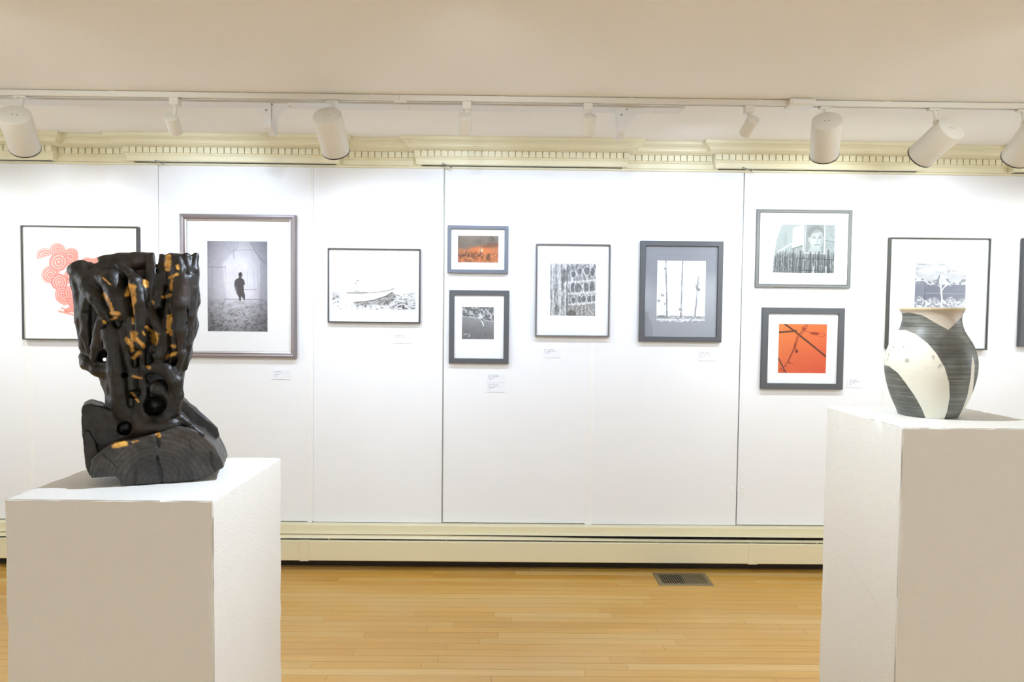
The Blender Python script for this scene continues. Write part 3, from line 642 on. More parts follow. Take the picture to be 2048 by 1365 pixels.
def pic_trees():
    p = Pic(97.5, 122, (252, 253, 255), 1.8, .78); sc = 1/5.057; z = lambda x, y: ((x-272)*sc, (y-312)*sc)
    for pts, w in (([z(358, 312), z(360, 420), z(368, 560), z(375, 740), z(378, 880)], 2.4), ([z(530, 312), z(525, 500), z(524, 700), z(521, 880)], 2.5), ([z(690, 470), z(682, 600), z(672, 760), z(663, 870)], 2.4)):
        d = p.dist(pts); ww = w/2*(.5 + .75*p.v/122) + (p.noise(2, 5, 3)-.5)*1.2; m = 1-sst(ww-.3, ww+.5, d); p.mix(.9*m*(.55+.45*sst(.35, .5, p.noise(3, 9, 3, 4.))), (120, 122, 124))
    p.line([z(700, 312), z(700, 470)], .9, (196, 198, 202), .6); p.line([z(700, 540), z(682, 800)], .8, (180, 182, 186))
    for x, y, r in ((720, 552, 3), (668, 560, 3), (705, 612, 3.6), (690, 540, 3), (330, 660, 2.8), (292, 718, 2.8), (360, 752, 2), (518, 806, 3.4), (690, 590, 4), (355, 400, 2.4)):
        X, Y = z(x, y); p.mix(.85*p.ell(X, Y, r*1.3, r, .5)*sst(.42, .55, p.noise(2.0, 2.0, 3, x*.1)), (112, 114, 116))
    g = 112.5; p.mix(.8*(1-sst(.8, 3.4, np.abs(p.v-g+(p.noise(6, 3)-.5)*3)))*sst(.3, .5, p.noise(3, 1.4, 4)), (120, 122, 124)); p.mix(.7*(1-sst(.6, 1.6, np.abs(p.v-116))), (150, 152, 154)); p.mix(.8*(1-sst(.5, 2.4, np.abs(p.v-121)))*sst(.3, .55, p.noise(3, 2, 4, 3.)), (110, 112, 116))
    p.mix(.6*p.ell(10, 112, 9, 2.6), (100, 102, 104)); p.mix(.45*sst(.56, .66, p.noise(2.5, 2.5, 3, 8.))*sst(98, 110, p.v)*(1-sst(10, 30, p.u)), (130, 132, 134))
    for x in (480, 620): p.line([z(x, 915), z(x+30, 890)], 1.2, (110, 112, 114))
    return p
def pic_portrait():
    p = Pic(122.5, 96.5, (255, 255, 252), 1.7, .60); sc = 1/3.4115; z = lambda x, y: ((x-194)*sc, (y-170)*sc)
    m = p.poly([z(248, 168), z(614, 168), z(610, 500), z(192, 500), z(200, 400), z(212, 280)], .8)
    bg = Pic(122.5, 96.5, (172, 181, 179), 1.7); n = bg.noise(5, 5, 4); bg.a += ((n-.5)*40)[..., None]
    bg.mix(.8*bg.poly([z(248, 168), z(400, 168), z(400, 190), z(320, 330), z(205, 390), z(212, 280)], 1), (184, 194, 190)); bg.mix(.4*bg.noise(3, 9)*bg.poly([z(260, 230), z(285, 220), z(285, 300), z(262, 310)], .6), (120, 130, 128))
    bg.mix(.95*bg.poly([z(325, 195), z(392, 168), z(392, 310), z(320, 335)], .6), (232, 240, 234)); bg.line([z(320, 335), z(392, 312)], 1.6, (110, 116, 114)); bg.line([z(400, 170), z(398, 345)], 2.4, (236, 240, 238)); bg.line([z(407, 170), z(405, 345)], .8, (96, 100, 100))
    bg.mix(.9*bg.poly([z(412, 168), z(540, 168), z(542, 362), z(410, 362)], .6), (156, 166, 164))     # poster on the wall: a large anonymous face
    X, Y = z(486, 262); bg.mix(.9*bg.ell(X-1.5, Y-8, 17, 18, 0, .15), (140, 146, 144)); bg.mix(.95*bg.ell(X, Y+2, 13.5, 20, .08, .12), (210, 216, 212)); bg.mix(.9*bg.poly([z(450, 300), z(515, 320), z(520, 362), z(430, 362)], 2), (196, 204, 200)); bg.mix(.8*bg.ell(X-15, Y+2, 2, 5), (200, 206, 202))
    for ex in (-4.5, 6.5): bg.line([(X+ex-2.6, Y-1), (X+ex+2.4, Y-1.2)], 1.7, (112, 118, 118)); bg.line([(X+ex-3, Y-4.5), (X+ex+3, Y-5)], 1.1, (140, 146, 146))
    bg.line([(X+1.5, Y), (X+3, Y+7), (X, Y+8.5)], 1.2, (158, 164, 162)); bg.line([(X-3, Y+13), (X+6, Y+12.5)], 1.6, (128, 134, 134)); bg.mix(.35*bg.poly([(X+6, Y-12), (X+14, Y-8), (X+13, Y+10), (X+7, Y+18)], 3), (140, 148, 146)); bg.mix(.55*bg.poly([(X-14, Y-14), (X-3, Y-22), (X+11, Y-18), (X+6, Y-12), (X-8, Y-9), (X-13, Y)], 2), (132, 138, 136))
    bg.line([z(412, 168), z(408, 362)], 1.3, (240, 244, 242)); bg.line([z(408, 362), z(545, 366)], 1.8, (240, 244, 242)); bg.line([z(541, 168), z(543, 362)], 2.0, (240, 244, 242))
    bg.line([z(548, 275), z(610, 285)], 1, (120, 128, 126)); bg.line([z(545, 205), z(612, 205)], .8, (150, 158, 156), .5); bg.line([z(205, 372), z(315, 300)], 2.4, (226, 230, 226)); bg.line([z(260, 330), z(285, 372)], 1.6, (226, 230, 226))
    fence = sst(z(0, 350)[1], z(0, 395)[1], bg.v + (bg.noise(7, 20)-.5)*14); sl = .5+.5*np.sin((bg.u + (bg.noise(9, 30, 2)-.5)*6)*1.35); bg.mix(fence*(.35+.6*sst(.35, .7, sl*(.5+bg.noise(2.6, 14, 4)))), (88, 92, 92)); bg.mix(.5*fence*sst(.56, .66, bg.noise(2, 4, 4, 5.)), (214, 218, 216))
    for x in (380, 448, 505, 570, 240, 280, 332): bg.line([z(x, 350+8*sin(x)), z(x-3, 500)], 3.2 if x > 340 else 2, (84, 88, 88), .8)
    for a, b in ((400, 420), (480, 490)): bg.line([z(360, a), z(606, a+6)], 1.6, (70, 74, 74), .7)
    for x in (470, 557): bg.line([z(x, 455), z(x, 498)], 2, (236, 238, 236), .9)
    p.a = p.a*(1-m[..., None]) + bg.a*m[..., None]; return p
def pic_orange():
    p = Pic(96, 98, (246, 122, 62), 1.8); t = (.65*p.v/98+.35*p.u/96); p.a = np.array((251, 142, 66.))*(1-t[..., None]) + np.array((243, 96, 62.))*t[..., None]
    sc = 1/3.4115; z = lambda x, y: ((x-233)*sc, (y-850)*sc); bk, br = (92, 50, 30), (158, 62, 34)
    p.line([z(270, 848), z(330, 890), z(440, 975), z(560, 1070)], 3.2, bk); p.line([z(230, 907), z(350, 896)], 3.6, (108, 60, 30)); p.line([z(226, 1065), z(292, 1190)], 2.4, bk)
    for q in ([z(415, 848), z(395, 890), z(358, 935), z(343, 1000), z(325, 1045), z(300, 1105), z(275, 1140), z(266, 1185)], [z(432, 848), z(410, 890), z(368, 940), z(350, 1000), z(328, 1050), z(300, 1110)]): p.line(q, 1.5, br)
    p.mix(p.ell(*z(402, 880), 4.2, 3, .8), (178, 70, 36)); p.line([z(412, 893), z(448, 906)], 1, br); p.mix(p.ell(*z(478, 912), 9, 3, .06), (176, 68, 40)); p.mix(.55*(p.ell(*z(520, 921), 9, 4.2, .06)-p.ell(*z(519, 921), 7.6, 3.0, .06)), (176, 60, 40)); p.line([z(350, 1000), z(357, 1022)], 1, br); p.mix(p.ell(*z(358, 1035), 3.2, 3.8), (148, 56, 34)); p.line([z(300, 1108), z(322, 1118)], 2.2, br); p.line([z(322, 1118), z(342, 1128)], .8, (200, 80, 50))
    p.mix(p.ell(*z(254, 1158), 3, 1.8, -.4), (176, 62, 34)); p.mix(p.ell(*z(344, 992), 1.8, 3.4), br); p.line([z(275, 1140), z(296, 1132)], 1, br); return p
def pic_mount():
    p = Pic(101.5, 104.5, (210, 210, 214), 1.8); n = p.noise(17, 12, 5)
    p.a[:] = (205 + 60*(n-.45))[..., None]; p.mix(.6*sst(.48, .6, p.noise(26, 12, 4, 3.))*sst(45, 75, p.u)*(1-sst(14, 24, p.v)), (150, 150, 158)); p.mix(.5*(1-sst(0, 5, p.v))*sst(.4, .55, p.noise(14, 5, 3, 5.)), (126, 126, 132)); p.mix(.7*sst(.5, .62, p.noise(22, 9, 4, 7.))*(1-sst(18, 22, p.v)), (246, 246, 246))
    ridge = 30 - 6*np.sin(p.u*.13+.6) + (p.noise(8, 500, 4)-.5)*16; mt = sst(-1, 1, p.v-ridge)*(1-sst(40, 44, p.v)); p.mix(mt, (236, 236, 238)); p.mix(mt*sst(.47, .58, p.noise(5, 7, 4, 2.)), (126, 126, 132))
    wat = sst(40.5, 42.5, p.v - .0*p.u); p.mix(wat, (118, 120, 134)); p.a += (wat*(p.noise(14, .9, 4)-.5)*40)[..., None]; p.mix(.5*(1-sst(.5, 1.6, np.abs(p.v-59)))*wat, (172, 174, 184))
    p.mix(.9*p.poly([(0, 36), (16, 34), (24, 40), (18, 70), (20, 84), (0, 84)], 1), (136, 138, 150)); p.line([(0, 35), (17, 33.5), (32, 43)], 1.6, (246, 246, 246)); p.line([(20, 40), (19.5, 86)], .9, (86, 88, 96))
    fg = sst(-1.5, 1.5, p.v-(70-3*np.sin(p.u*.2)+(p.noise(7)-.5)*9)); p.mix(fg, (168, 170, 180)); p.mix(fg*sst(.48, .58, p.noise(3.4, 2.8, 4, 4.)), (240, 240, 242)); p.mix(fg*.6*sst(.55, .64, p.noise(4, 3, 4, 11.)), (110, 112, 122)); p.mix(fg*.9*p.poly([(82, 88), (101.5, 72), (101.5, 105), (78, 105)], 1), (228, 226, 222))
    for q, w in (([(54, 86), (55, 70), (53, 56), (52, 45), (51, 34), (51, 24)], 3.0), ([(53, 56), (58, 47), (66, 41), (74, 38)], 1.8), ([(52, 44), (56, 34), (55, 22)], 1.3), ([(58, 48), (62, 40)], 1.2), ([(52, 48), (46, 42)], 1.2), ([(66, 41), (72, 44)], 1)): p.line(q, w, (250, 250, 250))
    return p

# ------------------------------------------------------------------ framed pictures
def stipple_mat(name, col, rough=.5, metal=0.0, gr=.25, scale=900.0):
    m = mat(name, col, rough, metal); b = m.node_tree.nodes['Principled BSDF']; tc = N(m, 'ShaderNodeTexCoord')
    n = N(m, 'ShaderNodeTexNoise', Scale=scale, Detail=2.0); L(m, tc.outputs['Object'], n.inputs['Vector'])
    mx = N(m, 'ShaderNodeMix', data_type='RGBA'); L(m, n.outputs['Fac'], mx.inputs['Factor'])
    mx.inputs['A'].default_value = (*[c*(1-gr) for c in col], 1); mx.inputs['B'].default_value = (*[c*(1+gr) for c in col], 1); L(m, mx.outputs['Result'], b.inputs['Base Color'])
    return m
F_CHAR = stipple_mat('charcoal_wood_frame', (.085, .088, .094), .5)
F_SLATE = stipple_mat('slate_blue_frame', (.135, .15, .18), .45)
F_THIN = stipple_mat('dark_metal_frame', (.075, .068, .066), .35, .5)
F_GUN = stipple_mat('gunmetal_frame', (.16, .155, .165), .28, .8)
F_SILV = stipple_mat('pewter_frame', (.27, .235, .235), .38, .55)
F_LIP = stipple_mat('pale_pewter_lip', (.60, .55, .52), .3, .7, .1)
F_GREY = stipple_mat('grey_washed_wood_frame', (.17, .175, .165), .6)
F_GRN = stipple_mat('greenish_black_metal_frame', (.07, .07, .055), .35, .4)
MAT_W = paint_mat('white_mat_board', (.88, .885, .88), .006, 30.0, .9, .02, 400.0)
MAT_C = paint_mat('cream_mat_board', (.88, .875, .79), .006, 30.0, .9, .02, 400.0)
MAT_G = paint_mat('grey_mat_board', (.27, .28, .305), .03, 60.0, .85, .02, 400.0)

def framed(name, rect, fpx, depth, fmat, pr, paint, label, plabel, matm=None, style='flat', lip=None, noglass=False):
    l, t, r, b = rect; yf = YB - depth
    mx, my = (l+r)/2, (t+b)/2
    x0, x1, z1, z0 = P(l, my, yf)[0], P(r, my, yf)[0], P(mx, t, yf)[2], P(mx, b, yf)[2]
    k = yf/FPX; w = fpx*k; cx, cz = (x0+x1)/2, (z0+z1)/2
    e = thing('framed_picture', (cx, YB, z0), label, 'picture', 'framed pictures on the white wall')
    if style == 'flat': pf = [(0, 0), (0, depth-.0015), (.0015, depth), (w-.002, depth), (w, depth-.003), (w, depth-.011)]
    elif style == 'thin': pf = [(0, 0), (0, depth-.001), (.001, depth), (w-.0012, depth), (w, depth-.0012), (w, depth-.008)]
    elif style == 'step': pf = [(0, 0), (0, depth-.008), (.004, depth-.002), (w*.35, depth), (w*.62, depth-.003), (w*.68, depth-.009), (w*.70, depth-.011)]
    else: pf = [(0, 0), (0, depth-.003), (.002, depth), (w*.3, depth), (w*.45, depth-.003), (w*.75, depth-.003), (w*.85, depth), (w, depth-.002), (w, depth-.010)]
    def rails(nm, pf, m):
        for s in range(4):
            bm = bmesh.new(); ends = []
            for c in (0, 1):
                vs = []
                for tt, dd in pf:
                    ex = (x0+tt, x1-tt); ez = (z0+tt, z1-tt)
                    if s == 0: q = (ex[c], ez[1])
                    elif s == 1: q = (ex[1], ez[1-c])
                    elif s == 2: q = (ex[1-c], ez[0])
                    else: q = (ex[0], ez[c])
                    vs.append(bm.verts.new((q[0], YB-dd-.0006, q[1])))
                ends.append(vs)
            n = len(pf)
            for j in range(n-1): bm.faces.new((ends[0][j], ends[1][j], ends[1][j+1], ends[0][j+1]))
            bm.faces.new(ends[0]); bm.faces.new(ends[1][::-1]); bm.faces.new((ends[0][0], ends[0][-1], ends[1][-1], ends[1][0]))
            link(nm, from_bm(bm), m, e)
    rails('frame_rail', pf, fmat)
    if style == 'step': rails('inner_lip', [(w*.70, depth-.016), (w*.70, depth-.0105), (w*.78, depth-.008), (w*.95, depth-.010), (w, depth-.012), (w, depth-.016)], F_LIP)
    ym = YB - depth + .012 if style != 'step' else YB-depth+.0165
    if depth < .02: ym = YB-depth+.009
    # print rectangle in room coordinates
    pl, pt, prr, pb = pr; pm, pn = (pl+prr)/2, (pt+pb)/2
    a0, a1, c1, c0 = P(pl, pn, ym)[0], P(prr, pn, ym)[0], P(pm, pt, ym)[2], P(pm, pb, ym)[2]
    # mat board: ring with a bevelled window
    bm = bmesh.new(); o = .002
    outer = [(x0+w*.9-o, z0+w*.9-o), (x1-w*.9+o, z0+w*.9-o), (x1-w*.9+o, z1-w*.9+o), (x0+w*.9-o, z1-w*.9+o)]
    win = [(a0, c0), (a1, c0), (a1, c1), (a0, c1)]; bv = .0012
    win0 = [(a0-bv, c0-bv), (a1+bv, c0-bv), (a1+bv, c1+bv), (a0-bv, c1+bv)]
    R_ = [[bm.verts.new((x, yy, z)) for x, z in ring] for ring, yy in ((outer, ym+.002), (outer, ym), (win0, ym), (win, ym+.0016))]
    for i in range(3):
        for q in range(4): bm.faces.new((R_[i][q], R_[i][(q+1) % 4], R_[i+1][(q+1) % 4], R_[i+1][q]))
    link('mat_board', from_bm(bm), matm or MAT_W, e)
    pic = paint(); yp = ym+.0018
    po = link('print', pic.mesh(lambda u, v: (a0+(a1-a0)*u, np.full(u.shape, yp), c1+(c0-c1)*v)), M_PRINT, e); po['label'] = plabel
    box('backing', x0+w*.5, x1-w*.5, ym+.0035, YB-.001, z0+w*.5, z1-w*.5, M_TOE, e)
    if not noglass:
        g0, g1, h0, h1 = x0+w-.003, x1-w+.003, z0+w-.003, z1-w+.003; yg = ym-.0018
        bm = bmesh.new(); f = [bm.verts.new(v) for v in ((g0, yg, h0), (g1, yg, h0), (g1, yg, h1), (g0, yg, h1))]; bm.faces.new(f); link('glass', from_bm(bm), M_GLASS, e)
    return e
framed('beets', (42, 452, 275.5, 681), 2.6, .034, F_THIN, (67.6, 479.6, 248.7, 652), pic_beets, 'thin dark framed picture of overlapping red striped beetroot slices on cream', 'collage of pink and red ringed beetroot slices', MAT_C, 'thin')
framed('arch', (359, 428.7, 590.8, 716.6), 13.0, .033, F_SILV, (415, 483, 534.5, 663.5), pic_arch, 'large pewter framed photograph of a robed figure walking through a bright passage', 'grey photograph of a small dark figure in a bright archway', MAT_W, 'step')
framed('boat', (655.2, 497.2, 840.5, 646.3), 2.5, .028, F_THIN, (665, 507.5, 831.5, 620), pic_boat, 'thin dark framed pale photograph of a beached white rowing boat', 'pale photograph of a rowing boat on shingle', MAT_W, 'thin')
framed('fire', (895, 451.5, 1016.2, 546.6), 7.0, .028, F_SLATE, (915.8, 472.3, 996.6, 525.5), pic_fire, 'small slate grey framed picture of an orange fire with a crowd', 'brown and orange picture of a burning house and onlookers', MAT_W)
framed('surf', (898, 581, 1017.8, 727.9), 10.3, .024, F_CHAR, (924, 614.7, 988, 679), pic_surf, 'small upright charcoal framed photograph of a white figure by water, under the fire picture', 'black and white photograph of a white figure before trees and water', MAT_W)
framed('stone', (1071.5, 488.4, 1220, 674), 2.7, .030, F_GUN, (1100.5, 528, 1191, 632), pic_stone, 'thin gunmetal framed black and white photograph of carved stone arches', 'black and white photograph of weathered carved stone', MAT_W, 'thin')
framed('trees', (1280, 482.3, 1445.3, 684.4), 10.3, .026, F_CHAR, (1313.8, 521.7, 1411, 644), pic_trees, 'charcoal framed photograph of three thin bare trunks on a grey mat', 'white photograph with three thin dark tree trunks', MAT_G)
framed('portrait', (1512.8, 419, 1703.6, 575.6), 6.8, .018, F_GREY, (1547, 449.8, 1669.5, 546.3), pic_portrait, 'grey wood framed photograph of a wall poster of a face behind a fence', 'grey photograph of a large face poster above a broken fence', MAT_C, 'groove')
framed('orange', (1524.4, 616, 1688, 779.5), 12.0, .026, F_CHAR, (1557, 649, 1653, 747), pic_orange, 'square charcoal framed bright orange picture of dark twigs', 'orange print with dark twigs and seed pods', MAT_W)
framed('mount', (1778, 475.8, 1979, 699.6), 2.6, .034, F_GRN, (1830, 528, 1931.5, 632.5), pic_mount, 'thin dark framed photograph of a bare white tree, lake and mountains behind the vase', 'bluish grey photograph of a pale tree before lake and peaks', MAT_W, 'thin')
framed('edge', (2044.5, 477, 2190, 694.5), 9.0, .030, F_CHAR, (2075, 515, 2160, 640), pic_stone, 'dark framed picture just entering the view at the right edge', 'grey photograph', MAT_W)

# small title cards: thin card with grey lines of print
def card(l, t, r, b, label, ln=4):
    k = Pic(r-l, b-t, (247, 248, 252), 3.0, .86); w, h = r-l, b-t
    for q in range(ln):
        y = h*(.16+.17*q); x1 = w*(.55, .62, .34, .16)[q % 4]
        m = (1-sst(.35, .8, np.abs(k.v-y)))*sst(.32, .5, k.noise(1.5, 50, 2, q+l))*(k.u > w*.08)*(k.u < w*.08+x1); k.mix(.55*m, (120, 120, 135))
    y0 = YB-.0028; p0, p1 = P(l, t, y0), P(r, b, y0)
    e = thing('title_card', ((p0[0]+p1[0])/2, YB, p1[2]), label, 'card', 'title cards beside the pictures')
    box('card', p0[0], p1[0], y0+.0002, YB, p1[2], p0[2], MAT_W, e)
    link('print', k.mesh(lambda u, v: (p0[0]+(p1[0]-p0[0])*u, np.full(u.shape, y0), p0[2]+(p1[2]-p0[2])*v)), M_PRINT, e)
card(544.5, 740, 580, 759.5, 'small white title card under the right corner of the archway picture')
card(786, 668, 822, 687, 'small white title card under the right corner of the boat picture', 2)
card(974, 748, 1009.5, 766, 'upper of two white title cards under the photograph of the white figure')
card(974, 766.6, 1009.5, 785, 'lower of two white title cards under the photograph of the white figure')
card(1086, 697, 1121, 716, 'small white title card under the left corner of the carved stone picture', 3)
card(1397, 703, 1431, 722, 'small white title card under the right corner of the three trunks picture')
card(1695, 757.5, 1728, 776, 'small white title card to the right of the orange picture')
# one picture on the wall behind the viewer
bk = thing('framed_picture', (.95, YF, 1.3), 'small dark framed picture on the wall behind the viewer', 'picture')
for a, b, c, d in ((.78, 1.12, 1.66, 1.69), (.78, 1.12, 1.30, 1.33), (.78, .81, 1.33, 1.66), (1.09, 1.12, 1.33, 1.66)): box('frame_rail', a, b, YF+.0005, YF+.025, c, d, F_CHAR, bk)
box('mat_board', .81, 1.09, YF+.002, YF+.012, 1.33, 1.66, MAT_W, bk); box('print', .87, 1.03, YF+.0121, YF+.0128, 1.42, 1.58, F_GREY, bk)

# ------------------------------------------------------------------ pedestals
def pedestal(x0, x1, y0, y1, zt, label, seed, rot=0.0, joint=None):
    e = thing('pedestal', ((x0+x1)/2, (y0+y1)/2, 0), label, 'pedestal', 'white display pedestals')
    bm = bmesh.new(); box_bm(bm, x0, x1, y0, y1, 0, zt)
    bmesh.ops.subdivide_edges(bm, edges=bm.edges[:], cuts=30, use_grid_fill=True)
    es = [ed for ed in bm.edges if len(ed.link_faces) == 2 and ed.calc_face_angle(0) > 1.0 and max(v.co.z for v in ed.verts) > .1]
    bmesh.ops.bevel(bm, geom=es, offset=.0028, segments=2, affect='EDGES')
    r = random.Random(seed)
    for v in bm.verts:                                  # knocked, over-painted edges
        d = sorted((min(abs(v.co.x-x0), abs(v.co.x-x1)), min(abs(v.co.y-y0), abs(v.co.y-y1)), abs(v.co.z-zt)))
        if d[1] < .005 and v.co.z > .05:
            k = r.random()**4*.0045; c = Vector(((x0+x1)/2, (y0+y1)/2, min(v.co.z, zt-.1)))
            v.co += (c - v.co).normalized()*k
    c = Vector(((x0+x1)/2, (y0+y1)/2, 0)); bmesh.ops.rotate(bm, verts=bm.verts, cent=c, matrix=Matrix.Rotation(rot, 3, 'Z'))
    me = from_bm(bm); smooth_by_angle(me, 30); link('plinth_body', me, M_PED, e)
    return e
ZL, ZR = 1.135, 1.272
pedestal(-1.104, -.644, 1.50, 1.955, ZL, 'square white painted pedestal carrying the charred wood sculpture', 3)
pr_ = pedestal(1.029, 1.47, 1.755, 2.165, ZR, 'tall white painted pedestal carrying the patterned vase', 5, 0.012)
bm = bmesh.new(); pts = [(1.0283, 1.99, .83), (1.0283, 1.93, .805), (1.0285, 1.85, .775), (1.029, 1.765, .742)]   # hairline crack in the paint of its left side
for (a, b) in zip(pts[:-1], pts[1:]):
    f = [bm.verts.new((a[0]-.0012, a[1], a[2]-.0018)), bm.verts.new((b[0]-.0012, b[1], b[2]-.0018)), bm.verts.new((b[0]-.0022, b[1], b[2]+.001)), bm.verts.new((a[0]-.0022, a[1], a[2]+.001))]; bm.faces.new(f)
link('paint_ridge', from_bm(bm), M_PED, pr_)

# ------------------------------------------------------------------ charred wood sculpture: a solid built from strands, carved, then meshed
LAT3 = np.random.RandomState(5).rand(32, 32, 32).astype(np.float32)
def vn3(x, y, z):
    xi, yi, zi = [np.floor(q).astype(np.int32) for q in (x, y, z)]; f = [q-i for q, i in ((x, xi), (y, yi), (z, zi))]; f = [q*q*(3-2*q) for q in f]
    xi, yi, zi = xi & 31, yi & 31, zi & 31; x1, y1, z1 = (xi+1) & 31, (yi+1) & 31, (zi+1) & 31
    c = lambda a, b: LAT3[a, b, zi]*(1-f[2]) + LAT3[a, b, z1]*f[2]
    return (c(xi, yi)*(1-f[0])+c(x1, yi)*f[0])*(1-f[1]) + (c(xi, y1)*(1-f[0])+c(x1, y1)*f[0])*f[1]
class Field:
    def __init__(s, lo, hi, h):
        s.lo, s.h = np.array(lo), h; n = np.ceil((np.array(hi)-s.lo)/h).astype(int)+1
        s.ax = [s.lo[i]+h*np.arange(n[i]) for i in range(3)]; s.f = np.full(n, .05, np.float32)
    def sub(s, lo, hi):
        sl = tuple(slice(max(0, int((lo[i]-s.lo[i])/s.h)), min(len(s.ax[i]), int((hi[i]-s.lo[i])/s.h)+2)) for i in range(3))
        return sl, np.meshgrid(*[s.ax[i][sl[i]].astype(np.float32) for i in range(3)], indexing='ij')
    def put(s, sl, d, k, cut=False):
        a = s.f[sl]
        if cut:
            b = -d; h = np.maximum(k-np.abs(a-b), 0)/k; s.f[sl] = np.maximum(a, b) + h*h*k*.25
        else:
            h = np.maximum(k-np.abs(a-d), 0)/k; s.f[sl] = np.minimum(a, d) - h*h*k*.25
    def chain(s, pts, k=.007, cut=False, sq=1.0):
        for (a, ra), (b, rb) in zip(pts[:-1], pts[1:]):
            a, b = np.asarray(a), np.asarray(b); m = max(ra, rb)+.02
            sl, (X, Y, Z) = s.sub(np.minimum(a, b)-m, np.maximum(a, b)+m)
            if X.size == 0: continue
            d = b-a; t = np.clip(((X-a[0])*d[0]+(Y-a[1])*d[1]+(Z-a[2])*d[2])/(d@d+1e-12), 0, 1)
            q = np.sqrt((X-a[0]-d[0]*t)**2 + ((Y-a[1]-d[1]*t)/sq)**2 + (Z-a[2]-d[2]*t)**2) - (ra+(rb-ra)*t)
            s.put(sl, q, k, cut)
    def prism(s, poly, org, dirx, t0, t1, k=.004, rnd=.004):
        """polygon in (distance along dirx, z), swept horizontally away from the viewer between t0 and t1"""
        org = np.asarray(org); dx = np.array([cos(dirx), sin(dirx)]); dn = np.array([-sin(dirx), cos(dirx)])
        sl, (X, Y, Z) = s.sub(s.lo, [a[-1] for a in s.ax])
        S = (X-org[0])*dx[0]+(Y-org[1])*dx[1]; T = (X-org[0])*dn[0]+(Y-org[1])*dn[1]
        d = np.full(S.shape, 1e3, np.float32); ins = np.zeros(S.shape, bool); j = len(poly)-1
        for i in range(len(poly)):
            (xi, zi), (xj, zj) = poly[i], poly[j]; ex, ez = xj-xi, zj-zi
            t = np.clip(((S-xi)*ex+(Z-zi)*ez)/(ex*ex+ez*ez), 0, 1); d = np.minimum(d, (S-xi-ex*t)**2+(Z-zi-ez*t)**2)
            if zi != zj: ins ^= ((zi > Z) != (zj > Z)) & (S < ex*(Z-zi)/(ez)+xi)
            j = i
        d = np.sqrt(d); d = np.where(ins, -d, d); e = np.maximum(t0-T, T-t1); a, b = d+rnd, e+rnd
        q = np.minimum(np.maximum(a, b), 0) + np.sqrt(np.maximum(a, 0)**2+np.maximum(b, 0)**2) - rnd
        s.put(sl, q.astype(np.float32), k)
    def noise(s, amp, scale, st=(1, 1, 1)):
        X, Y, Z = np.meshgrid(*[a.astype(np.float32) for a in s.ax], indexing='ij'); m = np.abs(s.f) < .02
        s.f[m] += amp*(vn3(X[m]*scale*st[0]+50, Y[m]*scale*st[1]+50, Z[m]*scale*st[2]+50)-.5)
    def mesh(s):
        f = s.f; f[0], f[-1], f[:, 0], f[:, -1], f[:, :, 0], f[:, :, -1] = .01, .01, .01, .01, .01, .01
        ins = f < 0; n = np.array(f.shape)-1; acc = np.zeros((*n, 3), np.float32); cnt = np.zeros(n, np.float32)
        I = np.indices(n).astype(np.float32)
        for ax in range(3):
            o = [q for q in range(3) if q != ax]
            for d0 in (0, 1):
                for d1 in (0, 1):
                    a = [slice(None)]*3; b = [slice(None)]*3
                    a[ax] = slice(0, -1); b[ax] = slice(1, None)
                    for q, dd in ((o[0], d0), (o[1], d1)):
                        a[q] = slice(dd, None if dd else -1); b[q] = a[q]
                    fa, fb = f[tuple(a)], f[tuple(b)]; c = (fa < 0) != (fb < 0); t = np.where(c, fa/np.where(c, fa-fb, 1), 0)
                    cnt += c; acc[..., ax] += np.where(c, t, 0); acc[..., o[0]] += c*d0; acc[..., o[1]] += c*d1
        act = cnt > 0; idx = np.full(n, -1, np.int64); idx[act] = np.arange(act.sum())
        pos = (np.stack([I[q][act] for q in range(3)], -1) + acc[act]/cnt[act][:, None])*s.h + s.lo
        quads = []
        for ax in range(3):
            o = [(ax+1) % 3, (ax+2) % 3]; a = [slice(1, -1)]*3; b = [slice(1, -1)]*3; a[ax] = slice(0, -1); b[ax] = slice(1, None)
            fa, fb = ins[tuple(a)], ins[tuple(b)]; w = np.argwhere(fa != fb); 
            if not len(w): continue
            sgn = fa[tuple(w.T)]; base = w.copy(); base[:, o[0]] += 1; base[:, o[1]] += 1
            def g(u, v):
                q = base.copy(); q[:, o[0]] -= u; q[:, o[1]] -= v; return idx[tuple(q.T)]
            Q = np.stack([g(1, 1), g(0, 1), g(0, 0), g(1, 0)], -1); Q[~sgn] = Q[~sgn][:, ::-1]; quads.append(Q)
        Q = np.concatenate(quads); Q = Q[(Q >= 0).all(1)]
        me = bpy.data.meshes.new('m'); me.vertices.add(len(pos)); me.vertices.foreach_set('co', pos.astype(np.float32).ravel())
        me.loops.add(Q.size); me.loops.foreach_set('vertex_index', Q.ravel().astype(np.int32))
        me.polygons.add(len(Q)); me.polygons.foreach_set('loop_start', np.arange(0, Q.size, 4, dtype=np.int32)); me.update(); me.validate()
        me.polygons.foreach_set('use_smooth', np.ones(len(me.polygons), bool))
        return me, pos
SY = 1.70; SK = SY/FPX
def S(x, y, d=0.0): return P(x, y, SY + d*SK)
def chainpx(F, pts, **kw): F.chain([(S(x, y, d), r*SK) for x, y, d, r in pts], **kw)

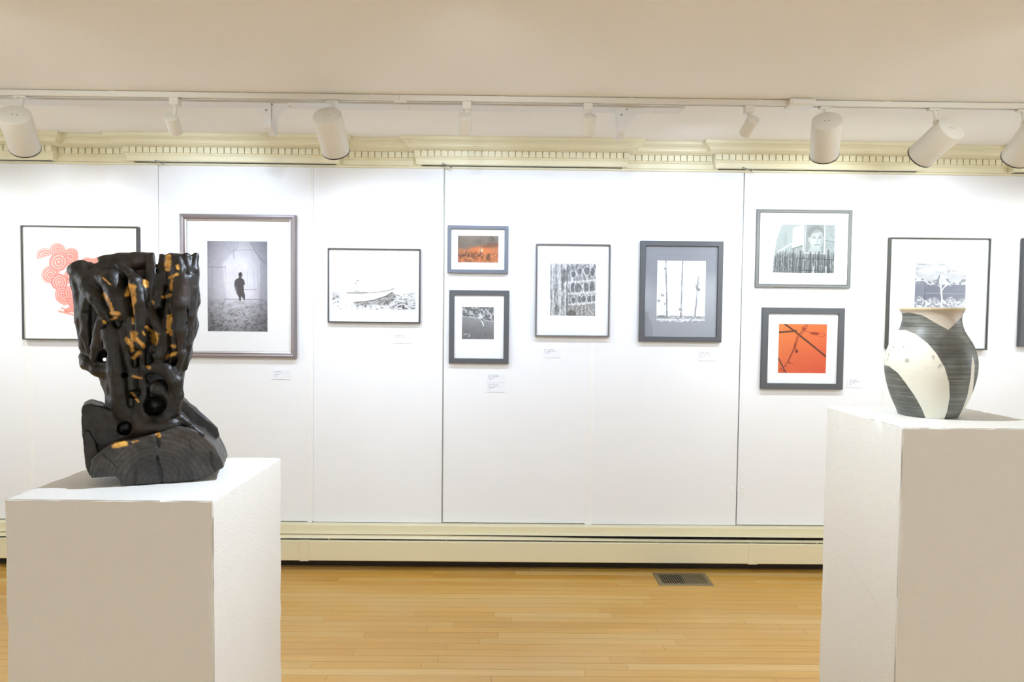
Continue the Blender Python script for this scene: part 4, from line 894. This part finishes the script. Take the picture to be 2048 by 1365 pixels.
sc_ = thing('wood_sculpture', (-.875, 1.72, ZL), 'charred black wood sculpture of flowing folds on a cut log', 'sculpture')
F = Field((-1.13, 1.52, ZL-.012), (-.68, 1.90, 1.75), .003)
body = [
 # core masses
 [(215, 592, 22, 46), (218, 650, 22, 46), (232, 705, 15, 42), (252, 760, 10, 36), (262, 815, 10, 40), (275, 850, 12, 46)],
 [(350, 592, 22, 36), (346, 650, 22, 38), (335, 705, 18, 38), (322, 760, 16, 36), (312, 815, 16, 42), (300, 850, 16, 46)],
 [(265, 580, 10, 34), (270, 640, 8, 40), (275, 700, 6, 40), (282, 760, 4, 36), (288, 830, 4, 40)],
 [(190, 566, 14, 28), (232, 562, 12, 30), (280, 556, 12, 26)],
 [(240, 600, 0, 30), (250, 660, -4, 32), (258, 720, -4, 32)],
 [(350, 554, 12, 22), (376, 548, 10, 18), (372, 600, 8, 24)],
 # left ear and its long diagonal strand
 [(148, 541, -8, 12), (163, 542, -18, 18), (178, 566, -30, 17), (194, 596, -38, 14), (208, 622, -40, 11), (221, 648, -38, 9)],
 [(152, 560, 4, 12), (164, 590, 2, 16), (170, 640, 0, 18), (176, 690, 0, 15), (190, 716, -4, 10)],
 [(178, 594, -24, 9), (171, 632, -30, 12), (172, 668, -28, 12), (183, 702, -24, 9), (198, 722, -22, 8)],
 [(206, 640, -34, 10), (201, 668, -40, 11), (196, 696, -38, 10), (190, 718, -30, 9)],
 # lobe under the left side
 [(168, 714, -6, 7), (176, 726, -14, 12), (196, 738, -20, 13), (220, 742, -22, 13), (236, 756, -22, 14)],
 # broad smooth top left
 [(186, 548, -6, 18), (212, 534, -10, 20), (244, 530, -8, 23), (275, 523, -6, 18), (296, 519, -4, 13)],
 [(200, 556, -26, 18), (226, 562, -36, 22), (240, 596, -42, 22), (246, 626, -42, 18)],
 [(224, 662, -36, 18), (228, 700, -40, 19), (236, 740, -38, 20), (246, 782, -34, 19), (252, 822, -26, 20)],
 # main ridge down the middle
 [(232, 526, -22, 8), (256, 546, -38, 11), (272, 566, -48, 13), (281, 604, -52, 12), (284, 650, -50, 10), (283, 692, -48, 9), (285, 738, -44, 8), (282, 790, -38, 8), (276, 830, -30, 10)],
 [(303, 517, -8, 11), (305, 550, -22, 13), (302, 586, -32, 13), (297, 616, -38, 10)],
 [(262, 640, -40, 10), (262, 690, -42, 10), (268, 726, -40, 10)],
 # right of the notch
 [(323, 517, -6, 8), (325, 546, -20, 10), (322, 584, -30, 9), (318, 612, -34, 8)],
 [(344, 520, -12, 12), (346, 548, -24, 10), (342, 572, -30, 8)],
 [(358, 520, -14, 12), (362, 560, -28, 15), (360, 610, -38, 16), (359, 660, -38, 14), (357, 706, -32, 12), (350, 742, -26, 11)],
 [(391, 514, 0, 8), (388, 540, -8, 11), (384, 580, -10, 12), (378, 630, -12, 11), (373, 690, -12, 10), (364, 736, -10, 9)],
 [(374, 516, -10, 10), (378, 556, -20, 9), (371, 600, -28, 9)],
 # wandering folds of the middle
 [(301, 622, -42, 8), (312, 644, -48, 9), (325, 668, -48, 9), (326, 700, -44, 8), (318, 722, -40, 8)],
 [(338, 610, -36, 7), (334, 650, -40, 6), (336, 690, -38, 6)],
 [(312, 700, -44, 12), (316, 712, -44, 11)],
 # the ring and knob round the big hollow
 [(290, 742, -40, 9), (312, 734, -46, 11), (336, 742, -44, 12), (352, 764, -38, 13), (356, 792, -32, 12), (346, 820, -26, 12), (330, 838, -20, 12)],
 [(318, 776, -40, 15), (336, 792, -36, 13), (336, 814, -32, 12)],
 [(290, 770, -40, 8), (286, 800, -40, 8), (290, 830, -34, 9)],
 # foot
 [(222, 838, -6, 20), (260, 852, -10, 26), (306, 850, -12, 24), (350, 838, -6, 18), (366, 846, 0, 14)],
 [(240, 862, -26, 12), (300, 856, -32, 12), (350, 850, -26, 10)],
]
for i, c in enumerate(body):
    if i < 6: chainpx(F, [(x, y, d, r+4) for x, y, d, r in c], k=.012)
    else: chainpx(F, [(x, y, d*.92 if d < 0 else d, r*1.08) for x, y, d, r in c], k=.0045)
# rough block behind left, wing behind right
HA = math.atan2(.875, 1.72); HN = np.array([-sin(HA), cos(HA), 0])
def poly_plane(pts, d):                                  # outline on an upright plane across the line of sight, d pixels behind the middle
    o = S(300, 800, d); c = np.array([0, 0, EYE]); out = []
    for x, y in pts:
        r = fw + rt*(x-1024)/FPX + up*(682.5-y)/FPX; p = c + r*(((o-c)@HN)/(r@HN)); out.append(((p[0]-o[0])*cos(HA)+(p[1]-o[1])*sin(HA), p[2]))
    return out, o, HA
def slab(pts, d, th, k, rnd): pl, o, a = poly_plane(pts, d); F.prism(pl, o, a, 0, th, k, rnd)
slab([(161, 822), (165, 812), (176, 808), (200, 812), (222, 822), (246, 826), (262, 870), (262, 948), (196, 952), (176, 944), (168, 915), (164, 870)], -12, .10, .006, .004)
slab([(163, 868), (170, 863), (177, 862), (190, 884), (204, 926), (204, 950), (178, 952), (170, 930)], -22, .06, .004, .003)
wing = [(362, 796), (378, 806), (412, 838), (434, 858), (437, 872), (424, 884), (404, 868), (380, 854), (356, 852)]
slab(wing, -4, .085, .006, .003)
chainpx(F, [(360, 836, -12, 12), (384, 856, -18, 9), (404, 870, -18, 6)], k=.006)
# carving: hollows, clefts and the small holes that go right through
for pts, k in (([(306, 802, -90, 22), (309, 814, -55, 25), (311, 812, -14, 18)], .006), ([(312, 752, -70, 5), (330, 757, -66, 7), (345, 778, -58, 6)], .005), ([(206, 708, -60, 7), (208, 714, -20, 8)], .005),
               ([(250, 858, -70, 12), (250, 856, -16, 13)], .005), ([(268, 708, -70, 9), (268, 704, -36, 8)], .006), ([(272, 784, -60, 8), (270, 790, -26, 8)], .005), 
               ([(349, 715, -60, 5), (347, 726, -20, 5)], .004),
               ([(186, 590, -34, 5), (184, 650, -36, 6), (190, 700, -30, 6)], .004), ([(205, 575, -40, 5), (222, 610, -44, 6), (236, 650, -42, 7)], .004), ([(214, 650, -44, 6), (213, 720, -40, 7), (225, 760, -40, 6)], .004),
               ([(248, 640, -46, 6), (250, 700, -46, 7), (262, 760, -44, 7), (262, 810, -40, 7)], .004), ([(294, 540, -44, 4), (293, 600, -48, 5), (298, 616, -50, 5)], .004), ([(313, 540, -40, 6), (312, 605, -46, 6)], .004),
               ([(335, 530, -32, 5), (333, 590, -42, 7), (345, 640, -44, 6), (346, 700, -40, 6)], .004), ([(371, 540, -30, 4), (371, 620, -34, 5), (367, 700, -30, 5)], .004), ([(300, 660, -50, 5), (306, 700, -48, 6)], .004)):
    chainpx(F, pts, k=k, cut=True)
for x, y, r in ((209, 719.5, 3.2), (347, 728.5, 3.6), (248.5, 750, 3.2), (260, 839.5, 2.2)): chainpx(F, [(x, y, -110, r), (x, y, 0, r), (x, y, 160, r*1.2)], k=.002, cut=True)
for y in range(496, 546, 4): chainpx(F, [(314, y, -90, 5.5 - (y-496)*.045), (314, y, 90, 6 - (y-496)*.045)], k=.002, cut=True)
chainpx(F, [(189, 519, -80, 6), (190, 524, 10, 7), (189, 519, 90, 8)], k=.004, cut=True)
F.noise(.009, 17, (1, 1, .5)); F.noise(.006, 34, (1, 1, .45)); F.noise(.0032, 75, (1, 1, .5)); F.noise(.0014, 190)
F.f[:, :, F.ax[2] < ZL + .0005] = .01
me, pos = F.mesh()

AMB = []
def z1(x, y): return (140+x/6.2036, 500+y/6.2036)
def z2(x, y): return (140+x/4.706, 700+y/4.706)
for fn, kk, lst in ((z1, 6.2036, [((395, 340), (500, 430), 9), ((400, 545), (465, 620), 22), ((485, 650), (515, 740), 20), ((505, 790), (590, 790), 24), ((505, 865), (560, 840), 16), ((745, 440), (700, 560), 26), ((780, 455), (790, 630), 30), ((780, 640), (775, 680), 18), ((782, 700), (785, 800), 12), ((780, 850), (780, 910), 18),
        ((935, 400), (945, 445), 30), ((790, 1040), (790, 1110), 36), ((705, 1110), (722, 1160), 22), ((800, 1080), (920, 1200), 20), ((772, 1150), (765, 1260), 18), ((855, 1290), (790, 1350), 20), ((950, 960), (1015, 1010), 18), ((1055, 1065), (1055, 1125), 46), ((1220, 85), (1210, 230), 32), ((1335, 205), (1335, 240), 18),
        ((1320, 310), (1240, 350), 18), ((1265, 380), (1250, 500), 15), ((1240, 560), (1160, 590), 20), ((1235, 820), (1222, 1010), 28), ((1240, 1010), (1245, 1040), 24), ((1310, 1270), (1205, 1340), 18), ((1270, 1190), (1295, 1195), 20), ((1028, 640), (1035, 660), 14), ((400, 895), (415, 905), 20), ((905, 1020), (930, 1060), 10)]),
      (z2, 4.706, [((735, 158), (740, 162), 15), ((600, 80), (650, 30), 18), ((590, 260), (670, 270), 10), ((570, 420), (640, 490), 10), ((920, 60), (985, 25), 14)])):
    for a, b, w in lst: AMB.append((fn(*a), fn(*b), w/kk))
def flat(x, y):
    o = S(290, 700, -45); c = np.array([0, 0, EYE]); r = fw + rt*(x-1024)/FPX + up*(682.5-y)/FPX; p = c + r*(((o-c)@HN)/(r@HN)); return (p[0]*cos(HA)+p[1]*sin(HA), 0, p[2])
def amber(pos, zplane, lst):
    loc = [(flat(*a), flat(*b), w*zplane/FPX) for a, b, w in lst]
    x, z = pos[:, 0]*cos(HA)+pos[:, 1]*sin(HA), pos[:, 2]; out = np.zeros(len(pos)); n = vn3(pos[:, 0]*170+40, pos[:, 1]*170+40, pos[:, 2]*170+40)*.9 + vn3(pos[:, 0]*420+9, pos[:, 1]*420+9, pos[:, 2]*420+9)*.5
    for a, b, w in loc:
        dx, dz = b[0]-a[0], b[2]-a[2]; t = np.clip(((x-a[0])*dx+(z-a[2])*dz)/(dx*dx+dz*dz+1e-12), 0, 1); d = np.hypot(x-a[0]-dx*t, z-a[2]-dz*t)/w
        out = np.maximum(out, 1-sst(.75, 1.2, d + (n-.7)*.8))
    return out
def set_attr(me, name, val):
    at = me.attributes.new(name, 'FLOAT', 'POINT'); at.data.foreach_set('value', np.asarray(val, np.float32))
am = amber(pos, 1.63, AMB)*((pos[:, 0]+.875)*HN[0]+(pos[:, 1]-1.72)*HN[1] < .0)
set_attr(me, 'amber', am)
def char_mat(name, rings=False):
    m = mat(name, (.02, .02, .02), .42, spec=.5); b = m.node_tree.nodes['Principled BSDF']; ge = N(m, 'ShaderNodeNewGeometry')
    n = N(m, 'ShaderNodeTexNoise', Scale=11.0, Detail=5.0); L(m, ge.outputs['Position'], n.inputs['Vector'])
    r = N(m, 'ShaderNodeValToRGB'); L(m, n.outputs['Fac'], r.inputs['Fac']); el = r.color_ramp.elements
    el[0].position = .36; el[0].color = (.005, .0045, .004, 1); el[1].position = .74; el[1].color = (.040, .022, .017, 1); e = el.new(.54); e.color = (.011, .010, .0095, 1)
    if rings: n.inputs['Scale'].default_value = 17.0; el[0].color = (.028, .025, .022, 1); el[1].color = (.15, .09, .065, 1); e.color = (.062, .053, .046, 1)
    a = N(m, 'ShaderNodeAttribute', attribute_name='amber')
    n2 = N(m, 'ShaderNodeTexNoise', Scale=90.0, Detail=3.0); L(m, ge.outputs['Position'], n2.inputs['Vector'])
    ar = N(m, 'ShaderNodeValToRGB'); L(m, n2.outputs['Fac'], ar.inputs['Fac']); q = ar.color_ramp.elements
    q[0].position = .3; q[0].color = (.40, .16, .03, 1); q[1].position = .60; q[1].color = (.85, .48, .10, 1)
    mx = N(m, 'ShaderNodeMix', data_type='RGBA'); L(m, a.outputs['Fac'], mx.inputs['Factor']); L(m, ar.outputs['Color'], mx.inputs['B'])
    if rings:
        a2 = N(m, 'ShaderNodeAttribute', attribute_name='ring'); mm = N(m, 'ShaderNodeMix', data_type='RGBA', blend_type='MULTIPLY'); mm.inputs['Factor'].default_value = 1.0
        L(m, r.outputs['Color'], mm.inputs['A']); L(m, a2.outputs['Color'], mm.inputs['B']); L(m, mm.outputs['Result'], mx.inputs['A'])
    else: L(m, r.outputs['Color'], mx.inputs['A'])
    L(m, mx.outputs['Result'], b.inputs['Base Color'])
    rr = N(m, 'ShaderNodeMapRange'); L(m, n.outputs['Fac'], rr.inputs['Value']); rr.inputs['To Min'].default_value = .30; rr.inputs['To Max'].default_value = .55; L(m, rr.outputs[0], b.inputs['Roughness'])
    n3 = N(m, 'ShaderNodeTexNoise', Scale=330.0, Detail=4.0); L(m, ge.outputs['Position'], n3.inputs['Vector']); bp = N(m, 'ShaderNodeBump', Strength=.35, Distance=.002); L(m, n3.outputs['Fac'], bp.inputs['Height']); L(m, bp.outputs['Normal'], b.inputs['Normal'])
    return m
link('burl_body', me, char_mat('charred_wood'), sc_)
# the cut log it grows from, end grain towards the viewer
pa = PZ(242, 974.5, ZL); ang = .33; dn = np.array([-sin(ang), cos(ang), 0])
def on_face(x, y):
    d = fw + rt*(x-1024)/FPX + up*(682.5-y)/FPX; c = np.array([0, 0, EYE]); t = ((pa-c)@dn)/(d@dn); p = c+d*t
    return ((p[0]-pa[0])*cos(ang)+(p[1]-pa[1])*sin(ang), max(p[2], ZL+.0004))
outl = [(242, 975), (317, 971), (360, 966), (397, 961), (425, 950), (446, 937), (444, 926), (428, 893), (404, 868), (380, 857), (357, 852), (338, 857), (316, 866), (286, 875), (258, 882), (234, 886), (211, 895), (194, 907), (180, 922), (178, 945), (181, 958), (206, 957), (230, 955), (238, 964)]
LF = Field((-1.05, 1.54, ZL-.012), (-.64, 1.93, 1.32), .0024)
LF.prism([on_face(x, y) for x, y in outl], pa, ang, 0, .17, .004, .006)
def fp(x, y, t=0.0):
    s, z = on_face(x, y); return np.array([pa[0]+s*cos(ang)-sin(ang)*t, pa[1]+s*sin(ang)+cos(ang)*t, z])
CRACKS = (([(313, 868), (316, 893)], 1.7), ([(314, 915), (320, 945), (322, 970)], 1.7), ([(270, 945), (268, 974)], 1.0), ([(355, 935), (358, 962)], .9), ([(421, 905), (424, 930), (432, 944)], 1.2), ([(204, 910), (220, 922), (232, 936)], .9), ([(378, 880), (384, 900)], .8))
for pts, r in CRACKS:
    LF.chain([(fp(x, y, 0), r*SK*2.1) for x, y in pts], k=.001, cut=True)
LF.chain([(fp(178, 958, -.01), .012), (fp(236, 960, -.01), .010)], k=.006, cut=True)
LF.noise(.004, 30); LF.noise(.0018, 95); LF.noise(.001, 220)
LF.f[:, :, LF.ax[2] < ZL + .0005] = .01
me, pos = LF.mesh()
s_, z_ = (pos[:, 0]-pa[0])*cos(ang)+(pos[:, 1]-pa[1])*sin(ang), pos[:, 2]; t_ = -(pos[:, 0]-pa[0])*sin(ang)+(pos[:, 1]-pa[1])*cos(ang)
c0 = on_face(316, 974); rad = np.hypot(s_-c0[0], z_-c0[1]); rn = vn3(pos[:, 0]*22+9, pos[:, 1]*22+9, pos[:, 2]*22+9)
ring = .8 + .22*np.sin(rad*560 + rn*7) + .1*np.sin(rad*1500+rn*12); ring = np.where(rad < .072 + rn*.012, ring*.55, ring)
ring = np.where(t_ < .012, ring, .75)
for pts, r in CRACKS:                                    # shade of the drying cracks painted into the colour
    q = [on_face(x, y) for x, y in pts]
    for (a, b), (c, d) in zip(q[:-1], q[1:]):
        k = np.clip(((s_-a)*(c-a)+(z_-b)*(d-b))/((c-a)**2+(d-b)**2+1e-12), 0, 1); ring = ring*(.10+.90*sst(.5, 1.3, np.hypot(s_-a-(c-a)*k, z_-b-(d-b)*k)/(r*SK*1.3)))
ca = me.color_attributes.new('ring', 'FLOAT_COLOR', 'POINT'); ca.data.foreach_set('color', np.stack([ring, ring, ring, np.ones_like(ring)], -1).astype(np.float32).ravel())
set_attr(me, 'amber', amber(pos, 1.66, [(z2(420, 905), z2(520, 880), 5), (z2(828, 785), z2(836, 805), 3.6), (z2(480, 1285), z2(615, 1297), 2.2), (z2(1215, 1218), z2(1285, 1208), 3.0), (z2(590, 865), z2(640, 850), 1.6)])*(t_ < .02))
link('log_base', me, char_mat('charred_end_grain', True), sc_)

# ------------------------------------------------------------------ patterned vase
VY = 1.985; VK = VY/FPX
vx = P(1859.5, 740, VY)[0]
vs_ = thing('ceramic_vase', (vx, VY, ZR), 'round shouldered ceramic vase with grey and cream curved shapes', 'vase')
zz = lambda y: 580 + y/4.2656                            # rows measured on the photograph
rows_ = [(1102, 60.5), (1096, 61.5), (1080, 62.6), (1050, 64.0), (1000, 69.5), (950, 75.6), (900, 80.8), (850, 85), (785, 89.6), (720, 92.8), (670, 94.0), (620, 94.2), (570, 92.7), (520, 89.6), (485, 86.5), (450, 82.2), (410, 76.0), (375, 70.0), (340, 65.2), (310, 62.6), (280, 60.6), (250, 59.8), (225, 59.8), (205, 60.8), (192, 62.0), (182, 64.0), (172, 65.8), (163, 66.2), (156, 65.4), (153, 63.5)]
ZZ = [max(ZR+.0004, P(1859, zz(y), VY)[2]) for y, _ in rows_]; z00 = PZ(1857, 838, ZR)
ZZ[0] = ZR+.0003; h_ = np.array(ZZ)
RR = [r*VK*1.02*cos(math.atan2(vx, VY)) for _, r in rows_]
nb = 26
inner = [(RR[i]-.006, ZZ[i]) for i in range(len(rows_)-2, 2, -1)]
def lathe(pr, n=220, sub=3):
    t = np.arange(len(pr)); tt = np.linspace(0, len(pr)-1, (len(pr)-1)*sub+1); r = np.interp(tt, t, [a for a, _ in pr]); z = np.interp(tt, t, [b for _, b in pr])
    for _ in range(2):
        r[1:-1] = r[1:-1]*.5+(r[:-2]+r[2:])*.25; z[1:-1] = z[1:-1]*.5+(z[:-2]+z[2:])*.25
    th = np.arange(n)*2*pi/n; Rr = r[:, None]*np.ones(n)[None]; wob = 1 + .004*np.sin(2*th+1)[None]*np.ones(len(r))[:, None]; 
    wob = wob + .0012*np.sin(z*420)[:, None]
    X = vx + Rr*wob*np.cos(th)[None]; Y = VY + Rr*wob*np.sin(th)[None]; Z = z[:, None]*np.ones(n)[None]
    co = np.stack([X, Y, Z], -1).reshape(-1, 3); m = len(r); i = (np.arange(m-1)[:, None]*n+np.arange(n)[None]); j = (np.arange(m-1)[:, None]*n+(np.arange(n)[None]+1) % n)
    fc = np.stack([i, j, j+n, i+n], -1).reshape(-1, 4)
    me = bpy.data.meshes.new('m'); me.from_pydata(co.tolist(), [], fc.tolist()); me.polygons.foreach_set('use_smooth', np.ones(len(fc), bool)); me.update(); return me, co
me, co = lathe(list(zip(RR, ZZ))[:nb])
# glaze areas, laid out in angle round the vase (0 faces the middle of the room) and height
th = (np.arctan2(co[:, 0]-vx, -(co[:, 1]-VY)) + math.atan2(vx, VY) + pi) % (2*pi) - pi; zc = co[:, 2]
ys = np.array([y for y, _ in rows_][::-1], float); rs = np.array([r for _, r in rows_][::-1], float)
cxz = lambda y: 1863.0 - (zz(y)-618)*.034
def ang_z(x, y):
    px = 1600 + x/4.2656; s = np.clip((px-cxz(y))/np.interp(y, ys, rs), -.999, .999); return asin(s), P(1859, zz(y), VY)[2]
def region(pts, dense=6, ext=()):
    pl = []
    n = len(pts)
    for i in range(n):
        a, b = pts[i], pts[(i+1) % n]
        for k in range(dense): f = k/dense; pl.append(ang_z(a[0]+(b[0]-a[0])*f, a[1]+(b[1]-a[1])*f))
    pl = [(t*.11, z) for t, z in pl]; x, z = th*.11, zc
    d = np.full(len(x), 9.0); ins = np.zeros(len(x), bool); j = len(pl)-1
    for i in range(len(pl)):
        (xi, zi), (xj, zj) = pl[i], pl[j]; ex, ez = xj-xi, zj-zi; t = np.clip(((x-xi)*ex+(z-zi)*ez)/(ex*ex+ez*ez+1e-12), 0, 1); d = np.minimum(d, np.hypot(x-xi-ex*t, z-zi-ez*t))
        if zi != zj: ins ^= ((zi > z) != (zj > z)) & (x < ex*(z-zi)/ez+xi)
        j = i
    return np.where(ins, d, -d)
W1 = region([(822, 350), (900, 345), (985, 375), (1090, 450), (1160, 530), (1225, 640), (1260, 760), (1266, 880), (1247, 1000), (1210, 1110), (1088, 1110), (1040, 990), (985, 890), (900, 775), (840, 705), (760, 655), (706, 655), (709, 560), (728, 480), (775, 405)])
W2 = region([(850, 150), (858, 200), (930, 194), (1050, 222), (1150, 280), (1255, 336), (1330, 268), (1372, 225), (1392, 150)])
W3 = region([(1450, 535), (1468, 620), (1462, 760), (1452, 900), (1438, 965), (1398, 1030), (1330, 1110), (1318, 1110), (1370, 1000), (1410, 880), (1436, 720), (1443, 600)])
DK = region([(1160, 440), (1255, 338), (1390, 420), (1480, 560), (1440, 560), (1300, 540), (1200, 600)])
back = np.minimum(np.cos((th-pi)*1.0)*.05-.008 - np.abs(zc-(ZR+.15))*.25, .05)     # one more pale shape on the far side
pale = np.maximum(np.maximum(W1, W3), np.where(np.abs(th) > 1.7, back, -1))
set_attr(me, 'pale', pale); set_attr(me, 'bare', np.where(np.abs(th) > 1.75, zc-(ZR+.285), W2)); set_attr(me, 'over', DK)
marks = np.zeros(len(th)); mn = vn3(co[:, 0]*260+9, co[:, 1]*260+9, co[:, 2]*260+9)
for x, y, r in ((990, 465, 20), (890, 485, 20), (800, 490, 22), (915, 598, 30), (1085, 645, 18), (1138, 565, 26), (1190, 630, 22), (752, 560, 26), (745, 600, 18), (795, 440, 14), (770, 520, 16)):
    t0, z0_ = ang_z(x, y); d = np.hypot((th-t0)*.125, (zc-z0_)*1.2)/(r/4.2656*VK); marks = np.maximum(marks, (1-sst(.5, 1.1, d))*sst(.42, .58, mn))
set_attr(me, 'marks', marks)
def vase_mat():
    m = mat('raku_glaze', (.5, .5, .5), .45, spec=.5); b = m.node_tree.nodes['Principled BSDF']; tc = N(m, 'ShaderNodeTexCoord')
    mp = N(m, 'ShaderNodeMapping'); mp.inputs['Scale'].default_value = (6, 6, 260); L(m, tc.outputs['Object'], mp.inputs['Vector'])
    st = N(m, 'ShaderNodeTexNoise', Scale=1.0, Detail=4.0); L(m, mp.outputs[0], st.inputs['Vector'])
    cl = N(m, 'ShaderNodeTexNoise', Scale=14.0, Detail=4.0); L(m, tc.outputs['Object'], cl.inputs['Vector'])
    sm = N(m, 'ShaderNodeMath', operation='MULTIPLY_ADD'); L(m, st.outputs['Fac'], sm.inputs[0]); sm.inputs[1].default_value = .75; ml = N(m, 'ShaderNodeMath', operation='MULTIPLY'); L(m, cl.outputs['Fac'], ml.inputs[0]); ml.inputs[1].default_value = .55; L(m, ml.outputs[0], sm.inputs[2])
    r = N(m, 'ShaderNodeValToRGB'); L(m, sm.outputs[0], r.inputs['Fac']); e = r.color_ramp.elements; e[0].position = .42; e[0].color = (.060, .060, .052, 1); e[1].position = .92; e[1].color = (.26, .265, .235, 1); q = e.new(.62); q.color = (.105, .108, .094, 1)
    def edge(nm, w=.0009):
        a = N(m, 'ShaderNodeAttribute', attribute_name=nm); g = N(m, 'ShaderNodeMapRange'); L(m, a.outputs['Fac'], g.inputs['Value']); g.inputs['From Min'].default_value = -w; g.inputs['From Max'].default_value = w; return g.outputs[0]
    def mx(f, A, B, k=None):
        n = N(m, 'ShaderNodeMix', data_type='RGBA'); 
        if k is not None:
            mm = N(m, 'ShaderNodeMath', operation='MULTIPLY'); L(m, f, mm.inputs[0]); mm.inputs[1].default_value = k; f = mm.outputs[0]
        L(m, f, n.inputs['Factor'])
        for s, v in (('A', A), ('B', B)):
            if isinstance(v, tuple): n.inputs[s].default_value = (*v, 1)
            else: L(m, v, n.inputs[s])
        return n.outputs['Result']
    c = mx(edge('over', .006), r.outputs['Color'], (.055, .050, .042), .55)
    c = mx(edge('pale'), c, (.80, .775, .67)); mk = N(m, 'ShaderNodeAttribute', attribute_name='marks'); c = mx(mk.outputs['Fac'], c, (.26, .25, .20), .75)
    c = mx(edge('bare'), c, (.60, .53, .44)); L(m, c, b.inputs['Base Color'])
    bp = N(m, 'ShaderNodeBump', Strength=.18, Distance=.002); L(m, st.outputs['Fac'], bp.inputs['Height']); L(m, bp.outputs['Normal'], b.inputs['Normal'])
    return m
link('vase_body', me, vase_mat(), vs_)
M_CLAY = paint_mat('buff_clay', (.62, .52, .36), .18, 60.0, .5, .1, 200.0); M_CLAY_IN = paint_mat('vase_inside_glaze', (.45, .42, .35), .1, 40.0)
me, _ = lathe(list(zip(RR, ZZ))[nb-1:] + inner[:3], 160); rim = link('vase_rim', me, M_CLAY, vs_); rim['label'] = 'buff flared rim'
me, _ = lathe(inner[2:] + [(.002, ZZ[2]+.004)], 120, 2); link('vase_inside', me, M_CLAY_IN, vs_)
me, _ = lathe([(RR[0], ZZ[0]), (.001, ZZ[0])], 60, 1); link('vase_foot', me, M_CLAY, vs_)
